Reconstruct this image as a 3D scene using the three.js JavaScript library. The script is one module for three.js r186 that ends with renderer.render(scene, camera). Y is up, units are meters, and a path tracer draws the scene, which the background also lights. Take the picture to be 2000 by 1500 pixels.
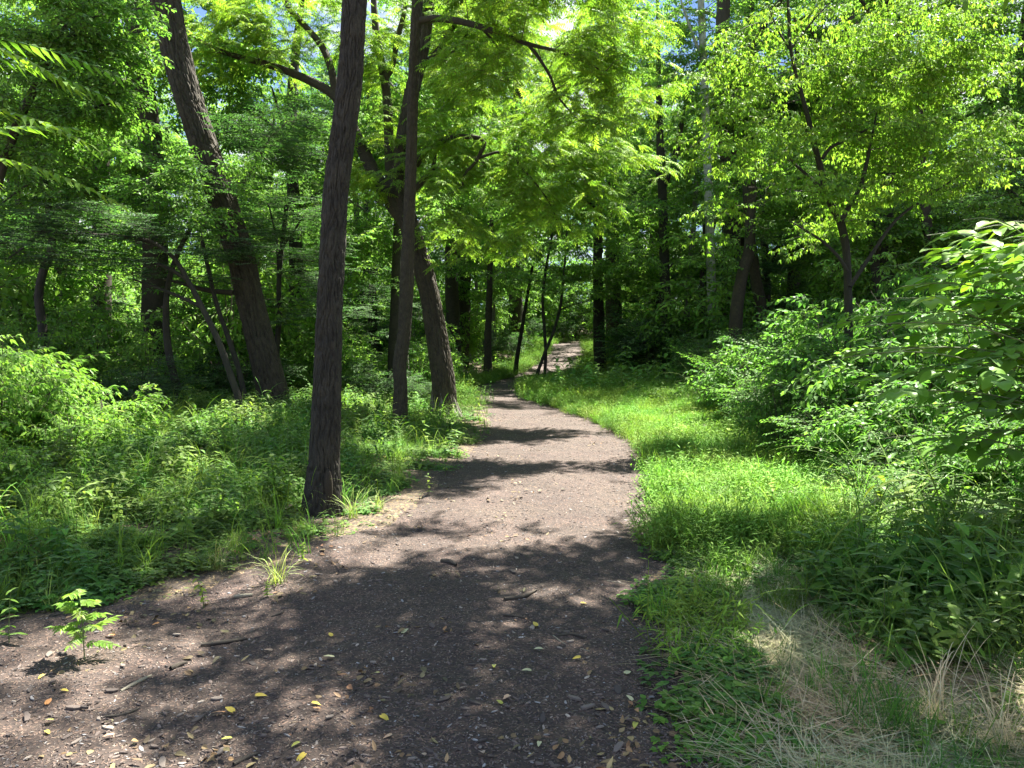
import * as THREE from 'three';
import { mergeGeometries } from 'three/addons/utils/BufferGeometryUtils.js';
import { createNoise3D, createNoise2D } from 'simplex-noise';

// ---------------------------------------------------------------- random
function RNG(a) { return () => { a = (a + 0x6d2b79f5) | 0; let t = Math.imul(a ^ (a >>> 15), 1 | a); t = (t + Math.imul(t ^ (t >>> 7), 61 | t)) ^ t; return ((t ^ (t >>> 14)) >>> 0) / 4294967296; }; }
const N3 = createNoise3D(RNG(11)), N2 = createNoise2D(RNG(12));
const V = (x, y, z) => new THREE.Vector3(x, y, z);
const lerp = THREE.MathUtils.lerp, clamp = THREE.MathUtils.clamp, sst = THREE.MathUtils.smoothstep;
const R = (r, a, b) => a + (b - a) * r();

// ---------------------------------------------------------------- camera, sky, sun, exposure
const scene = new THREE.Scene();
const EYE = 1.6, PITCH = Math.atan(85 / 1472);
const camera = new THREE.PerspectiveCamera(54, 4 / 3, 0.05, 600);
camera.position.set(0, EYE, 0);
camera.rotation.set(-PITCH, 0, 0);
const SUN_AZ = 34 * Math.PI / 180, SUN_EL = 60 * Math.PI / 180;        // to the right of straight ahead; above the horizon
const SUN = V(Math.sin(SUN_AZ) * Math.cos(SUN_EL), Math.sin(SUN_EL), -Math.cos(SUN_AZ) * Math.cos(SUN_EL));
const renderer = new THREE.WebGLRenderer({ antialias: true });
renderer.toneMapping = THREE.LinearToneMapping;
renderer.toneMappingExposure = 6.4;
renderer.shadowMap.enabled = true;
{
  const W = 1024, H = 512, data = new Float32Array(W * H * 4);
  for (let j = 0; j < H; j++) for (let i = 0; i < W; i++) {
    const up = ((j + 0.5) / H - 0.5) * Math.PI, ro = ((i + 0.5) / W - 0.5) * 2 * Math.PI;
    const y = Math.sin(up), x = Math.cos(up) * Math.cos(ro), z = Math.cos(up) * Math.sin(ro);
    const h = Math.max(y, 0), k = Math.pow(1 - h, 2.2);
    let r = lerp(0.13, 0.50, k), g = lerp(0.33, 0.68, k), b = lerp(0.86, 0.95, k);
    const q = 1.6 / (h + 0.22);
    let n = 0, a = 1; for (let o = 0, f = 0.9; o < 5; o++, f *= 2.1, a *= 0.55) n += a * N3(x * q * f, h * f, z * q * f);
    const c = sst(n, -0.25, 0.6);
    r = lerp(r, 1.25, c); g = lerp(g, 1.28, c); b = lerp(b, 1.32, c);
    data.set([r, g, b, 1], (j * W + i) * 4);
  }
  const sky = new THREE.DataTexture(data, W, H, THREE.RGBAFormat, THREE.FloatType);
  sky.mapping = THREE.EquirectangularReflectionMapping; sky.magFilter = THREE.LinearFilter; sky.needsUpdate = true;
  scene.background = sky; scene.environment = sky;
  scene.backgroundIntensity = 0.20; scene.environmentIntensity = 0.20;
}
const sun = new THREE.DirectionalLight(new THREE.Color(1, 0.95, 0.86), 5);
sun.name = 'sun'; sun.position.copy(SUN).multiplyScalar(80).add(V(0, 0, -15)); sun.target.position.set(0, 0, -15);
sun.castShadow = true; sun.shadow.mapSize.set(4096, 4096);
Object.assign(sun.shadow.camera, { left: -45, right: 45, top: 45, bottom: -45, near: 1, far: 200 });
scene.add(sun, sun.target);

// ---------------------------------------------------------------- helpers
const used = new Map();
function numbered(n) { const k = used.get(n) || 0; used.set(n, k + 1); return k ? `${n}_${String(k).padStart(3, '0')}` : n; }
function shade(o) { o.traverse((c) => { if (c.isMesh) { c.castShadow = true; c.receiveShadow = true; } }); return o; }
function tag(o, label, category, group, kind) { if (label) o.userData.label = label; if (category) o.userData.category = category; if (group) o.userData.group = group; if (kind) o.userData.kind = kind; return o; }
function thing(name, label, category, group, base) { const o = new THREE.Group(); o.name = numbered(name); o.position.copy(base); tag(o, label, category, group); scene.add(o); return o; }
function part(name, geo, mat, parent) { const m = new THREE.Mesh(geo, mat); m.name = name; parent.add(m); return m; }
function copyOf(o, label, group) { const c = o.clone(); c.name = numbered(o.name.replace(/_\d{3}$/, '')); if (label) c.userData = { ...c.userData, label }; if (group) c.userData = { ...c.userData, group }; scene.add(c); return c; }
// world point seen by the camera at photo pixel (px, py), d metres ahead
const FPX = 1472, cp = Math.cos(PITCH), sp = Math.sin(PITCH);
function P(px, py, d) { const cx = (px - 1000) / FPX, cy = (750 - py) / FPX; const fz = cp + cy * sp, fy = -sp + cy * cp; const s = d / fz; return V(cx * s, EYE + fy * s, -d); }

// ---------------------------------------------------------------- terrain
function table(t) { return (d) => { if (d <= t[0][0]) return t[0][1]; for (let i = 1; i < t.length; i++) if (d < t[i][0]) { const u = (d - t[i - 1][0]) / (t[i][0] - t[i - 1][0]), s = u * u * (3 - 2 * u); return lerp(t[i - 1][1], t[i][1], lerp(u, s, 0.5)); } return t[t.length - 1][1]; }; }
const edgeL = table([[-6, -5.4], [2, -4.6], [3.2, -3.7], [4.0, -2.8], [4.86, -2.0], [5.4, -1.5], [6.6, -1.1], [8.9, -0.8], [12.7, -0.45], [17.4, -0.62], [22.4, -1.35], [25, -1.5], [29, -0.7], [34, 0.4], [38, 1.3], [44, 2.1], [50, 2.4], [55, 3.1], [62, 7], [72, 16], [90, 32]]);
const edgeR = table([[-6, 0.62], [2, 0.62], [2.8, 0.74], [3.7, 0.86], [4.4, 0.92], [5.4, 1.10], [7, 1.44], [8.9, 1.75], [11.5, 1.95], [14.3, 1.72], [17.4, 1.18], [20.5, 0.45], [23.5, 0.3], [26, 0.5], [29, 1.3], [34, 2.6], [38, 3.6], [44, 4.4], [50, 4.7], [55, 5.6], [62, 10], [72, 19], [90, 36]]);
function offPath(x, d) { const l = edgeL(d), r = edgeR(d); return x < l ? l - x : x > r ? x - r : -Math.min(x - l, r - x); }   // metres outside the path, negative inside
function Hbase(x, d) {
  const o = Math.max(0, offPath(x, d));
  return 1.35 * sst(d, 29, 52) + 3.5 * sst(d, 55, 110) + (x < 0 ? 0.32 : 0.30) * sst(o, 0.3, 4) + 0.9 * sst(o, 5, 30) * sst(d, 0, 14) + 0.05 * N2(x * 0.35, d * 0.35) * sst(o, 0, 1);
}
function H(x, d) { return Hbase(x, d) + 0.012 * N2(x * 2.3, d * 2.3) * sst(offPath(x, d), -0.1, 0.4); }
const G = (x, d) => V(x, H(x, d), -d);

// ---------------------------------------------------------------- textures
function tileNoise(size, cells, seed, stretch = 1) {       // periodic value noise in 0..1
  const cx = cells, cy = Math.max(1, Math.round(cells / stretch)), r = RNG(seed), g = new Float32Array(cx * cy).map(() => r()), out = new Float32Array(size * size);
  for (let j = 0; j < size; j++) for (let i = 0; i < size; i++) {
    const x = i / size * cx, y = j / size * cy, ix = Math.floor(x), iy = Math.floor(y), fx = x - ix, fy = y - iy, sx = fx * fx * (3 - 2 * fx), sy = fy * fy * (3 - 2 * fy);
    const at = (a, b) => g[(b % cy) * cx + (a % cx)];
    out[j * size + i] = lerp(lerp(at(ix, iy), at(ix + 1, iy), sx), lerp(at(ix, iy + 1), at(ix + 1, iy + 1), sx), sy);
  }
  return out;
}
function texOf(size, fn, srgb, rep) {
  const d = new Uint8Array(size * size * 4);
  for (let i = 0; i < size * size; i++) { const c = fn(i); d[i * 4] = clamp(c[0], 0, 1) * 255; d[i * 4 + 1] = clamp(c[1], 0, 1) * 255; d[i * 4 + 2] = clamp(c[2], 0, 1) * 255; d[i * 4 + 3] = 255; }
  const t = new THREE.DataTexture(d, size, size); t.wrapS = t.wrapT = THREE.RepeatWrapping; t.magFilter = THREE.LinearFilter; if (srgb) t.colorSpace = THREE.SRGBColorSpace; t.repeat.set(rep[0], rep[1]); t.needsUpdate = true; return t;
}
function litterCanvas(size, seed, ground, shapes) {          // small wood crumbs and shreds; tiles
  const cv = document.createElement('canvas'); cv.width = cv.height = size; const c = cv.getContext('2d'), r = RNG(seed);
  c.fillStyle = ground; c.fillRect(0, 0, size, size);
  for (const [n, l0, l1, w0, w1, cols] of shapes) for (let i = 0; i < n; i++) {
    const x = r() * size, y = r() * size, l = R(r, l0, l1), w = R(r, w0, w1), a = r() * 6.283, col = cols[Math.floor(r() * cols.length)], k1 = R(r, 0.4, 1), k2 = R(r, 0.4, 1);
    for (const ox of [0, -size, size]) for (const oy of [0, -size, size]) {
      if (x + ox < -l || x + ox > size + l || y + oy < -l || y + oy > size + l) continue;
      c.save(); c.translate(x + ox, y + oy); c.rotate(a); c.fillStyle = col; c.beginPath(); c.moveTo(-l / 2, -w / 2 * k1); c.lineTo(l * 0.1, -w / 2); c.lineTo(l / 2, -w / 2 * k2); c.lineTo(l * 0.4, w / 2 * k1); c.lineTo(-l * 0.2, w / 2); c.lineTo(-l / 2 * k2, w / 2 * k2); c.fill(); c.restore();
    }
  }
  return cv;
}
function canvasTex(cv, rep, srgb) { const t = new THREE.CanvasTexture(cv); t.wrapS = t.wrapT = THREE.RepeatWrapping; if (srgb) t.colorSpace = THREE.SRGBColorSpace; t.repeat.set(rep, rep); return t; }
const mulchCv = litterCanvas(1024, 5, '#4b3d36', [
  [9000, 6, 22, 3, 8, ['#3e322c', '#57463d', '#6a554a', '#4a3c34', '#7a6356', '#352b27']],
  [7000, 4, 16, 2, 5, ['#5b4a41', '#8a7264', '#443830', '#6f5a4e', '#2e2623', '#92796a']],
  [2600, 3, 10, 1.5, 4, ['#a89284', '#b9a695', '#8d8179', '#7d7069', '#c6b6a5']],
  [500, 8, 26, 1.5, 3, ['#9d8672', '#b7a187', '#6b584b']]]);
const soilCv = litterCanvas(1024, 6, '#3a3129', [
  [6000, 8, 34, 3, 12, ['#43382e', '#5a4a39', '#37302a', '#6a5842', '#4c4233']],
  [3000, 10, 40, 2, 5, ['#7c6a4d', '#8f7d5c', '#5c4e3b', '#6d6148']],
  [1600, 6, 26, 4, 14, ['#55472f', '#6b5a38', '#4a3f2c', '#4f5a2b']]]);
const big1 = tileNoise(256, 6, 91), big2 = tileNoise(256, 17, 92);

// ---------------------------------------------------------------- materials
const rgb = (r, g, b) => new THREE.Color().setRGB(r, g, b);
const leafMat = new THREE.MeshPhysicalMaterial({ color: 0xffffff, vertexColors: true, roughness: 1, transmission: 0.58, thickness: 0, side: THREE.DoubleSide, clearcoat: 0.16, clearcoatRoughness: 0.32, specularIntensity: 0.3 }); leafMat.name = 'leaf';
const grassMat = new THREE.MeshPhysicalMaterial({ color: 0xffffff, vertexColors: true, roughness: 1, transmission: 0.45, thickness: 0, side: THREE.DoubleSide, clearcoat: 0.12, clearcoatRoughness: 0.38, specularIntensity: 0.3 }); grassMat.name = 'grass_blade';
const strawMat = new THREE.MeshStandardMaterial({ color: 0xffffff, vertexColors: true, roughness: 0.75, side: THREE.DoubleSide }); strawMat.name = 'straw';
const chipMat = new THREE.MeshStandardMaterial({ color: 0xffffff, roughness: 0.85 }); chipMat.name = 'wood_chip';
function barkMaterial(name, a, b, seed, rough = 0.9, bump = 0.006) {
  const n1 = tileNoise(512, 64, seed, 6), n2 = tileNoise(512, 128, seed + 1, 3), n3 = tileNoise(512, 10, seed + 2, 1), n4 = tileNoise(512, 200, seed + 3, 1);
  const ca = a, cb = b;
  const map = texOf(512, (i) => { const t = clamp(0.15 + 0.5 * n2[i] + 0.35 * n3[i] + 0.25 * (n4[i] - 0.5), 0, 1); return [lerp(ca[0], cb[0], t), lerp(ca[1], cb[1], t), lerp(ca[2], cb[2], t)]; }, true, [1, 1]);
  const bm = texOf(512, (i) => { const t = 0.6 * n1[i] + 0.3 * n2[i] + 0.1 * n4[i]; return [t, t, t]; }, false, [1, 1]);
  const m = new THREE.MeshStandardMaterial({ map, bumpMap: bm, bumpScale: bump, roughness: rough }); m.name = name; return m;
}
const barkDark = barkMaterial('furrowed_bark', [0.105, 0.098, 0.078], [0.245, 0.226, 0.18], 21);
const barkBrown = barkMaterial('brown_bark', [0.13, 0.116, 0.086], [0.285, 0.254, 0.192], 31);
const barkGrey = barkMaterial('grey_bark', [0.26, 0.25, 0.22], [0.46, 0.44, 0.40], 41, 0.9, 0.003);
const barkPale = barkMaterial('pale_bark', [0.42, 0.42, 0.38], [0.74, 0.74, 0.69], 51, 0.85, 0.002);
const twigMat = new THREE.MeshStandardMaterial({ color: rgb(0.075, 0.058, 0.042), roughness: 0.85 }); twigMat.name = 'twig_bark';
const stemMat = new THREE.MeshStandardMaterial({ color: rgb(0.10, 0.13, 0.04), roughness: 0.7 }); stemMat.name = 'green_stem';

// ---------------------------------------------------------------- tubes
function tube(pts, radii, { seg = 12, step = 0.1, amp = 0, freq = 1, ridged = true, seed = 0, wob = 0, uvScale = 1.6 } = {}) {
  const curve = new THREE.CatmullRomCurve3(pts, false, 'centripetal'), L = curve.getLength(), n = Math.max(2, Math.ceil(L / step));
  const pos = [], uv = [], idx = [], X = V(), Y = V(), T = V();
  let nx = null, cen = [];
  for (let i = 0; i <= n; i++) {
    const u = i / n, p = curve.getPointAt(u), t = curve.getTangentAt(u), k = u * (radii.length - 1), k0 = Math.min(radii.length - 2, Math.floor(k)), r = lerp(radii[k0], radii[k0 + 1], k - k0);
    if (!nx) nx = V(0, 0, 1).cross(t).lengthSq() > 0.01 ? V(0, 0, 1) : V(1, 0, 0);
    X.copy(nx).addScaledVector(t, -nx.dot(t)).normalize(); nx = X.clone(); Y.crossVectors(t, X);
    for (let j = 0; j <= seg; j++) {
      const a = (j % seg) / seg * Math.PI * 2, ca = Math.cos(a), sa = Math.sin(a);
      let rr = r;
      if (wob) rr *= 1 + wob * N3(ca * 0.8 + seed, sa * 0.8, u * L * 0.9);
      if (amp) {
        const ax = ca * r * freq, ay = sa * r * freq, az = u * L * freq * 0.15, w = 0.55 * N3(ax * 0.6, ay * 0.6, u * L * freq * 0.22 + seed);
        const c1 = Math.abs(N3(ax + seed + w, ay + w, az)), c2 = Math.abs(N3(ax * 1.7 - w, ay * 1.7 + seed, az * 1.9 + 7)), n2 = N3(ax * 3.1, ay * 3.1, az * 4 + seed);
        rr -= amp * (Math.exp(-c1 * c1 / 0.022) + 0.55 * Math.exp(-c2 * c2 / 0.03) - 0.16 * n2 - 0.15);
      }
      pos.push(p.x + (X.x * ca + Y.x * sa) * rr, p.y + (X.y * ca + Y.y * sa) * rr, p.z + (X.z * ca + Y.z * sa) * rr);
      uv.push(j / seg * Math.max(1, Math.round(2 * Math.PI * r * uvScale)), u * L * uvScale);
    }
  }
  const m = seg + 1;
  for (let i = 0; i < n; i++) for (let j = 0; j < seg; j++) { const a = i * m + j, b = a + 1, c = a + m, d = c + 1; idx.push(a, b, c, b, d, c); }
  const g = new THREE.BufferGeometry(); g.setAttribute('position', new THREE.Float32BufferAttribute(pos, 3)); g.setAttribute('uv', new THREE.Float32BufferAttribute(uv, 2)); g.setIndex(idx); g.computeVertexNormals();
  const nr = g.attributes.normal; for (let i = 0; i <= n; i++) { const a = i * m, b = a + seg, v = V(nr.getX(a) + nr.getX(b), nr.getY(a) + nr.getY(b), nr.getZ(a) + nr.getZ(b)).normalize(); nr.setXYZ(a, v.x, v.y, v.z); nr.setXYZ(b, v.x, v.y, v.z); }
  return g;
}
function thinTube(p, r0, r1, sides = 4) {                      // p: array of points; light geometry for twigs
  const pos = [], idx = []; const n = p.length - 1, t = V(), X = V(), Y = V();
  for (let i = 0; i <= n; i++) {
    t.copy(p[Math.min(n, i + 1)]).sub(p[Math.max(0, i - 1)]).normalize(); X.set(0.31, 0.2, 0.93).addScaledVector(t, -t.dot(V(0.31, 0.2, 0.93))).normalize(); Y.crossVectors(t, X); const r = lerp(r0, r1, i / n);
    for (let j = 0; j < sides; j++) { const a = j / sides * 6.2832, c = Math.cos(a) * r, s = Math.sin(a) * r; pos.push(p[i].x + X.x * c + Y.x * s, p[i].y + X.y * c + Y.y * s, p[i].z + X.z * c + Y.z * s); }
  }
  for (let i = 0; i < n; i++) for (let j = 0; j < sides; j++) { const a = i * sides + j, b = i * sides + (j + 1) % sides; idx.push(a, b, a + sides, b, b + sides, a + sides); }
  const g = new THREE.BufferGeometry(); g.setAttribute('position', new THREE.Float32BufferAttribute(pos, 3)); g.setIndex(idx); g.computeVertexNormals(); return g;
}

// ---------------------------------------------------------------- leaves and sprigs (x: along the twig, y: up)
class Acc {
  constructor() { this.p = []; this.c = []; }
  tri(a, b, c, t) { this.p.push(a.x, a.y, a.z, b.x, b.y, b.z, c.x, c.y, c.z); for (let i = 0; i < 3; i++) this.c.push(t[0], t[1], t[2]); }
  geo() { const g = new THREE.BufferGeometry(); g.setAttribute('position', new THREE.Float32BufferAttribute(this.p, 3)); g.setAttribute('color', new THREE.Float32BufferAttribute(this.c, 3)); return g; }
}
const TM = new THREE.Matrix4();
function frame(o, x, up) { const X = x.clone().normalize(), Z = X.clone().cross(up).normalize(), Y = Z.clone().cross(X); return new THREE.Matrix4().makeBasis(X, Y, Z).setPosition(o); }
const LANCE = [[0, 0], [0.34, 0.5], [1, 0]], OVATE = [[0, 0], [0.16, 0.36], [0.42, 0.5], [0.75, 0.28], [1, 0]], ROUND = [[0, 0], [0.1, 0.34], [0.38, 0.5], [0.72, 0.36], [1, 0]];
function leaf(acc, M, L, W, prof, fold, droop, tint) {
  const rows = prof.map(([t, w]) => { const y = -droop * t * t * L; return [V(t * L, y, 0).applyMatrix4(M), V(t * L, y + w * W * fold, w * W).applyMatrix4(M), V(t * L, y + w * W * fold, -w * W).applyMatrix4(M), w]; });
  for (let i = 0; i < rows.length - 1; i++) {
    const [a, al, ar, w0] = rows[i], [b, bl, br, w1] = rows[i + 1];
    if (w1 > 0) { acc.tri(a, bl, b, tint); acc.tri(a, b, br, tint); }
    if (w0 > 0) { acc.tri(a, al, w1 > 0 ? bl : b, tint); acc.tri(a, w1 > 0 ? br : b, ar, tint); }
  }
}
function stick(acc, a, b, w, tint) { const d = b.clone().sub(a), s = d.clone().cross(V(0.2, 1, 0.1)).normalize().multiplyScalar(w), u = s.clone().cross(d).normalize().multiplyScalar(w); const A = [a.clone().add(s), a.clone().sub(s).add(u), a.clone().sub(s).sub(u)], B = A.map((q) => q.clone().add(d)); for (let i = 0; i < 3; i++) { const j = (i + 1) % 3; acc.tri(A[i], A[j], B[i], tint); acc.tri(A[j], B[j], B[i], tint); } }
const tone = (r, s = 0.3) => { const k = 1 + (r() - 0.5) * 2 * s, h = (r() - 0.5) * 0.24; return [k * (1 + h), k, k * (1 - h * 0.5)]; };
const WOODY = [0.7, 0.35, 1.2];
function dirOf(az, pitch) { return V(Math.cos(az) * Math.cos(pitch), Math.sin(pitch), Math.sin(az) * Math.cos(pitch)); }
function addFrond(acc, r, o, dir, len, pairs, LL, LW, sag) {
  const side = dir.clone().cross(V(0, 1, 0)).normalize(), n = 6, at = (t) => o.clone().addScaledVector(dir, t * len).add(V(0, -sag * t * t * len, 0)); const tt = tone(r, 0.18);
  for (let i = 0; i < n; i++) stick(acc, at(i / n), at((i + 1) / n), 0.0022, [tt[0] * 0.9, tt[1] * 0.8, tt[2]]);
  for (let i = 0; i < pairs; i++) {
    const t = 0.16 + 0.8 * i / (pairs - 1), p = at(t), tg = at(Math.min(1, t + 0.05)).sub(at(t - 0.05)).normalize(), sz = Math.sin((0.25 + 0.65 * i / pairs) * Math.PI) * 0.45 + 0.6;
    for (const s of [-1, 1]) {
      const sw = R(r, 0.45, 0.75), d = side.clone().multiplyScalar(s).addScaledVector(tg, sw).add(V(0, R(r, -0.45, -0.02), 0));
      leaf(acc, frame(p, d, V(R(r, -0.3, 0.3), 1, R(r, -0.3, 0.3))), LL * sz * R(r, 0.85, 1.1), LW * sz * R(r, 0.85, 1.15), LANCE, 0.22, R(r, 0.05, 0.3), [tt[0] * R(r, 0.9, 1.1), tt[1] * R(r, 0.9, 1.1), tt[2]]);
    }
  }
  leaf(acc, frame(at(1), dir.clone().add(V(0, -sag * 1.6, 0)), V(0, 1, 0)), LL, LW, LANCE, 0.2, 0.2, tt);
}
const SP = {};
SP.frond = [1, 2, 3].map((s) => { const r = RNG(100 + s), a = new Acc(); stick(a, V(0, 0, 0), V(0.16, 0, 0), 0.004, WOODY); for (let i = 0; i < 4; i++) { const az = [0.05, 0.8, -0.85, 0.35][i] + R(r, -0.25, 0.25); addFrond(a, r, V(0.04 + 0.04 * i, 0, 0), dirOf(az, R(r, -0.05, 0.4)), R(r, 0.30, 0.44), 8, 0.082, 0.027, R(r, 0.25, 0.6)); } return a.geo(); });
SP.broad = [1, 2, 3].map((s) => { const r = RNG(200 + s), a = new Acc(), at = (t) => V(t * 0.4, 0.05 * Math.sin(t * 3) - 0.06 * t * t, 0.03 * Math.sin(t * 5 + s)); for (let i = 0; i < 4; i++) stick(a, at(i / 4), at((i + 1) / 4), 0.0028, WOODY); for (let i = 0; i < 15; i++) { const t = 0.12 + 0.88 * i / 14, az = (i % 2 ? 1 : -1) * R(r, 0.5, 1.3), d = dirOf(az, R(r, -0.75, 0.35)), p = at(t), q = p.clone().addScaledVector(d, 0.018); leaf(a, frame(q, d.clone().add(V(0, R(r, -0.5, 0.1), 0)), V(R(r, -0.6, 0.6), 1, R(r, -0.6, 0.6))), R(r, 0.055, 0.095), R(r, 0.032, 0.052), OVATE, R(r, 0.05, 0.3), R(r, 0.05, 0.4), tone(r, 0.25)); } return a.geo(); });
SP.spray = [1, 2, 3].map((s) => { const r = RNG(300 + s), a = new Acc(); const at = (t) => V(t * 0.5, -0.05 * t * t, 0.04 * Math.sin(t * 4 + s)); for (let i = 0; i < 4; i++) stick(a, at(i / 4), at((i + 1) / 4), 0.0025, WOODY); for (let k = 0; k < 7; k++) { const t0 = 0.12 + 0.12 * k, sg = k % 2 ? 1 : -1, d0 = dirOf(sg * R(r, 0.5, 0.9), R(r, -0.1, 0.12)), o = at(t0), len = 0.24 * (1.1 - t0 * 0.6); stick(a, o, o.clone().addScaledVector(d0, len), 0.0016, WOODY); for (let i = 0; i < 6; i++) { const p = o.clone().addScaledVector(d0, len * (0.2 + 0.16 * i)), az = Math.atan2(d0.z, d0.x) + (i % 2 ? 1 : -1) * R(r, 0.4, 1); leaf(a, frame(p, dirOf(az, R(r, -0.25, 0.15)), V(R(r, -0.3, 0.3), 1, R(r, -0.3, 0.3))), R(r, 0.04, 0.062), R(r, 0.022, 0.032), LANCE, 0.15, R(r, 0, 0.3), tone(r, 0.25)); } } return a.geo(); });
SP.lance = [1, 2, 3].map((s) => { const r = RNG(400 + s), a = new Acc(), at = (t) => V(t * 0.38, -0.05 * t * t, 0.02 * Math.sin(t * 5 + s)); for (let i = 0; i < 3; i++) stick(a, at(i / 3), at((i + 1) / 3), 0.0026, WOODY); for (let k = 0; k < 8; k++) { const p = at(0.1 + 0.9 * k / 7), az = (k % 2 ? 1 : -1) * R(r, 0.4, 1.2), pd = dirOf(az, R(r, -0.3, 0.4)), q = p.clone().addScaledVector(pd, R(r, 0.03, 0.07)); stick(a, p, q, 0.0012, [1, 0.9, 0.9]); for (let m = -1; m <= 1; m++) leaf(a, frame(q, dirOf(az + m * 0.85, R(r, -0.95, -0.15)), V(R(r, -0.4, 0.4), 1, R(r, -0.4, 0.4))), R(r, 0.06, 0.09), R(r, 0.026, 0.036), LANCE, 0.2, R(r, 0.1, 0.4), tone(r, 0.22)); } return a.geo(); });
SP.herb = [1, 2, 3, 4].map((s) => { const r = RNG(500 + s), a = new Acc(), h = R(r, 0.13, 0.3), lean = V(R(r, -0.25, 0.25), 1, R(r, -0.25, 0.25)).normalize(), at = (t) => lean.clone().multiplyScalar(t * h); stick(a, at(0), at(1), 0.0014, [1.0, 0.9, 0.9]); const n = 7; for (let k = 0; k < n; k++) { const t = 0.2 + 0.8 * k / (n - 1), az0 = k * 1.57 + r(); for (const q of [0, Math.PI]) { const d = dirOf(az0 + q + R(r, -0.3, 0.3), R(r, -0.2, 0.5)); leaf(a, frame(at(t), d, V(0, 1, 0.01)), R(r, 0.06, 0.115) * (1.15 - 0.4 * t), R(r, 0.028, 0.05) * (1.15 - 0.4 * t), OVATE, 0.18, R(r, 0.2, 0.7), tone(r, 0.25)); } } return a.geo(); });
SP.creeper = [1, 2, 3].map((s) => { const r = RNG(600 + s), a = new Acc(); for (let k = 0; k < 11; k++) { const az = r() * 6.28, l = R(r, 0.03, 0.13), h = R(r, 0.015, 0.06), p = V(Math.cos(az) * l, h, Math.sin(az) * l); stick(a, V(0, 0, 0), p, 0.0009, [1, 0.8, 0.8]); for (let m = -1; m <= 1; m++) leaf(a, frame(p, dirOf(az + m * 1.2, R(r, -0.25, 0.2)), V(R(r, -0.25, 0.25), 1, R(r, -0.25, 0.25))), R(r, 0.024, 0.042), R(r, 0.018, 0.028), OVATE, 0.12, 0.2, tone(r, 0.25)); } return a.geo(); });
function blade(acc, r, o, az, len, w, lean, curl, n, tint) { const out = V(Math.cos(az), 0, Math.sin(az)), side = V(-Math.sin(az), 0, Math.cos(az)); let p = o.clone(), ang = Math.PI / 2 - lean, pl = p.clone().addScaledVector(side, w / 2), pr = p.clone().addScaledVector(side, -w / 2); for (let i = 1; i <= n; i++) { p = p.clone().addScaledVector(out, Math.cos(ang) * len / n).add(V(0, Math.sin(ang) * len / n, 0)); ang -= curl / n; const ww = w / 2 * (i === n ? 0 : 1 - 0.55 * (i / n) ** 2); const l = p.clone().addScaledVector(side, ww), q = p.clone().addScaledVector(side, -ww); acc.tri(pl, pr, l, tint); if (i < n) acc.tri(pr, q, l, tint); pl = l; pr = q; } }
SP.grass = [1, 2, 3].map((s) => { const r = RNG(700 + s), a = new Acc(); for (let i = 0; i < 22; i++) blade(a, r, V(R(r, -0.05, 0.05), 0, R(r, -0.05, 0.05)), r() * 6.28, R(r, 0.12, 0.32), R(r, 0.003, 0.006), R(r, 0.05, 0.6), R(r, 0.3, 1.6), 4, tone(r, 0.25)); return a.geo(); });
SP.tall = [1, 2, 3].map((s) => { const r = RNG(750 + s), a = new Acc(); for (let i = 0; i < 12; i++) { const az = r() * 6.28, L = R(r, 0.35, 0.85); blade(a, r, V(R(r, -0.08, 0.08), 0, R(r, -0.08, 0.08)), az, L, R(r, 0.004, 0.009), R(r, 0.05, 0.35), R(r, 1.0, 2.4), 8, tone(r, 0.2)); } return a.geo(); });
SP.stilt = [1, 2, 3].map((s) => { const r = RNG(800 + s), a = new Acc(); for (let i = 0; i < 9; i++) { const o = V(R(r, -0.09, 0.09), 0, R(r, -0.09, 0.09)), d = dirOf(r() * 6.28, R(r, 0.7, 1.45)), h = R(r, 0.08, 0.24); stick(a, o, o.clone().addScaledVector(d, h), 0.0009, [1, 0.9, 0.8]); for (let k = 0; k < 6; k++) { const p = o.clone().addScaledVector(d, h * (0.25 + 0.15 * k)); leaf(a, frame(p, dirOf(r() * 6.28, R(r, -0.2, 0.6)), V(0, 1, 0.02)), R(r, 0.03, 0.06), R(r, 0.006, 0.011), LANCE, 0.1, R(r, 0, 0.7), tone(r, 0.22)); } } return a.geo(); });
SP.straw = [1, 2, 3].map((s) => { const r = RNG(850 + s), a = new Acc(); for (let i = 0; i < 26; i++) { const c = 0.8 + r() * 0.45; blade(a, r, V(R(r, -0.16, 0.16), R(r, 0.004, 0.04), R(r, -0.16, 0.16)), r() * 6.28, R(r, 0.08, 0.36), R(r, 0.0013, 0.0038), R(r, 1.34, 1.68), R(r, -0.35, 0.35), 4, [c, c * R(r, 0.93, 1.02), c * R(r, 0.75, 1.0)]); } return a.geo(); });
function chipGeo(seed) { const r = RNG(seed), a = new Acc(), top = [], bot = [], n = 5; for (let i = 0; i < n; i++) { const t = i / n * 6.283 + R(r, -0.3, 0.3), x = Math.cos(t) * R(r, 0.38, 0.55), z = Math.sin(t) * R(r, 0.14, 0.26); top.push(V(x * 0.85, R(r, 0.09, 0.16), z * 0.8)); bot.push(V(x, -0.02, z)); } for (let i = 1; i < n - 1; i++) a.tri(top[0], top[i + 1], top[i], [1, 1, 1]); for (let i = 0; i < n; i++) { const j = (i + 1) % n; a.tri(bot[i], top[i], top[j], [1, 1, 1]); a.tri(bot[i], top[j], bot[j], [1, 1, 1]); } return a.geo(); }

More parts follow.
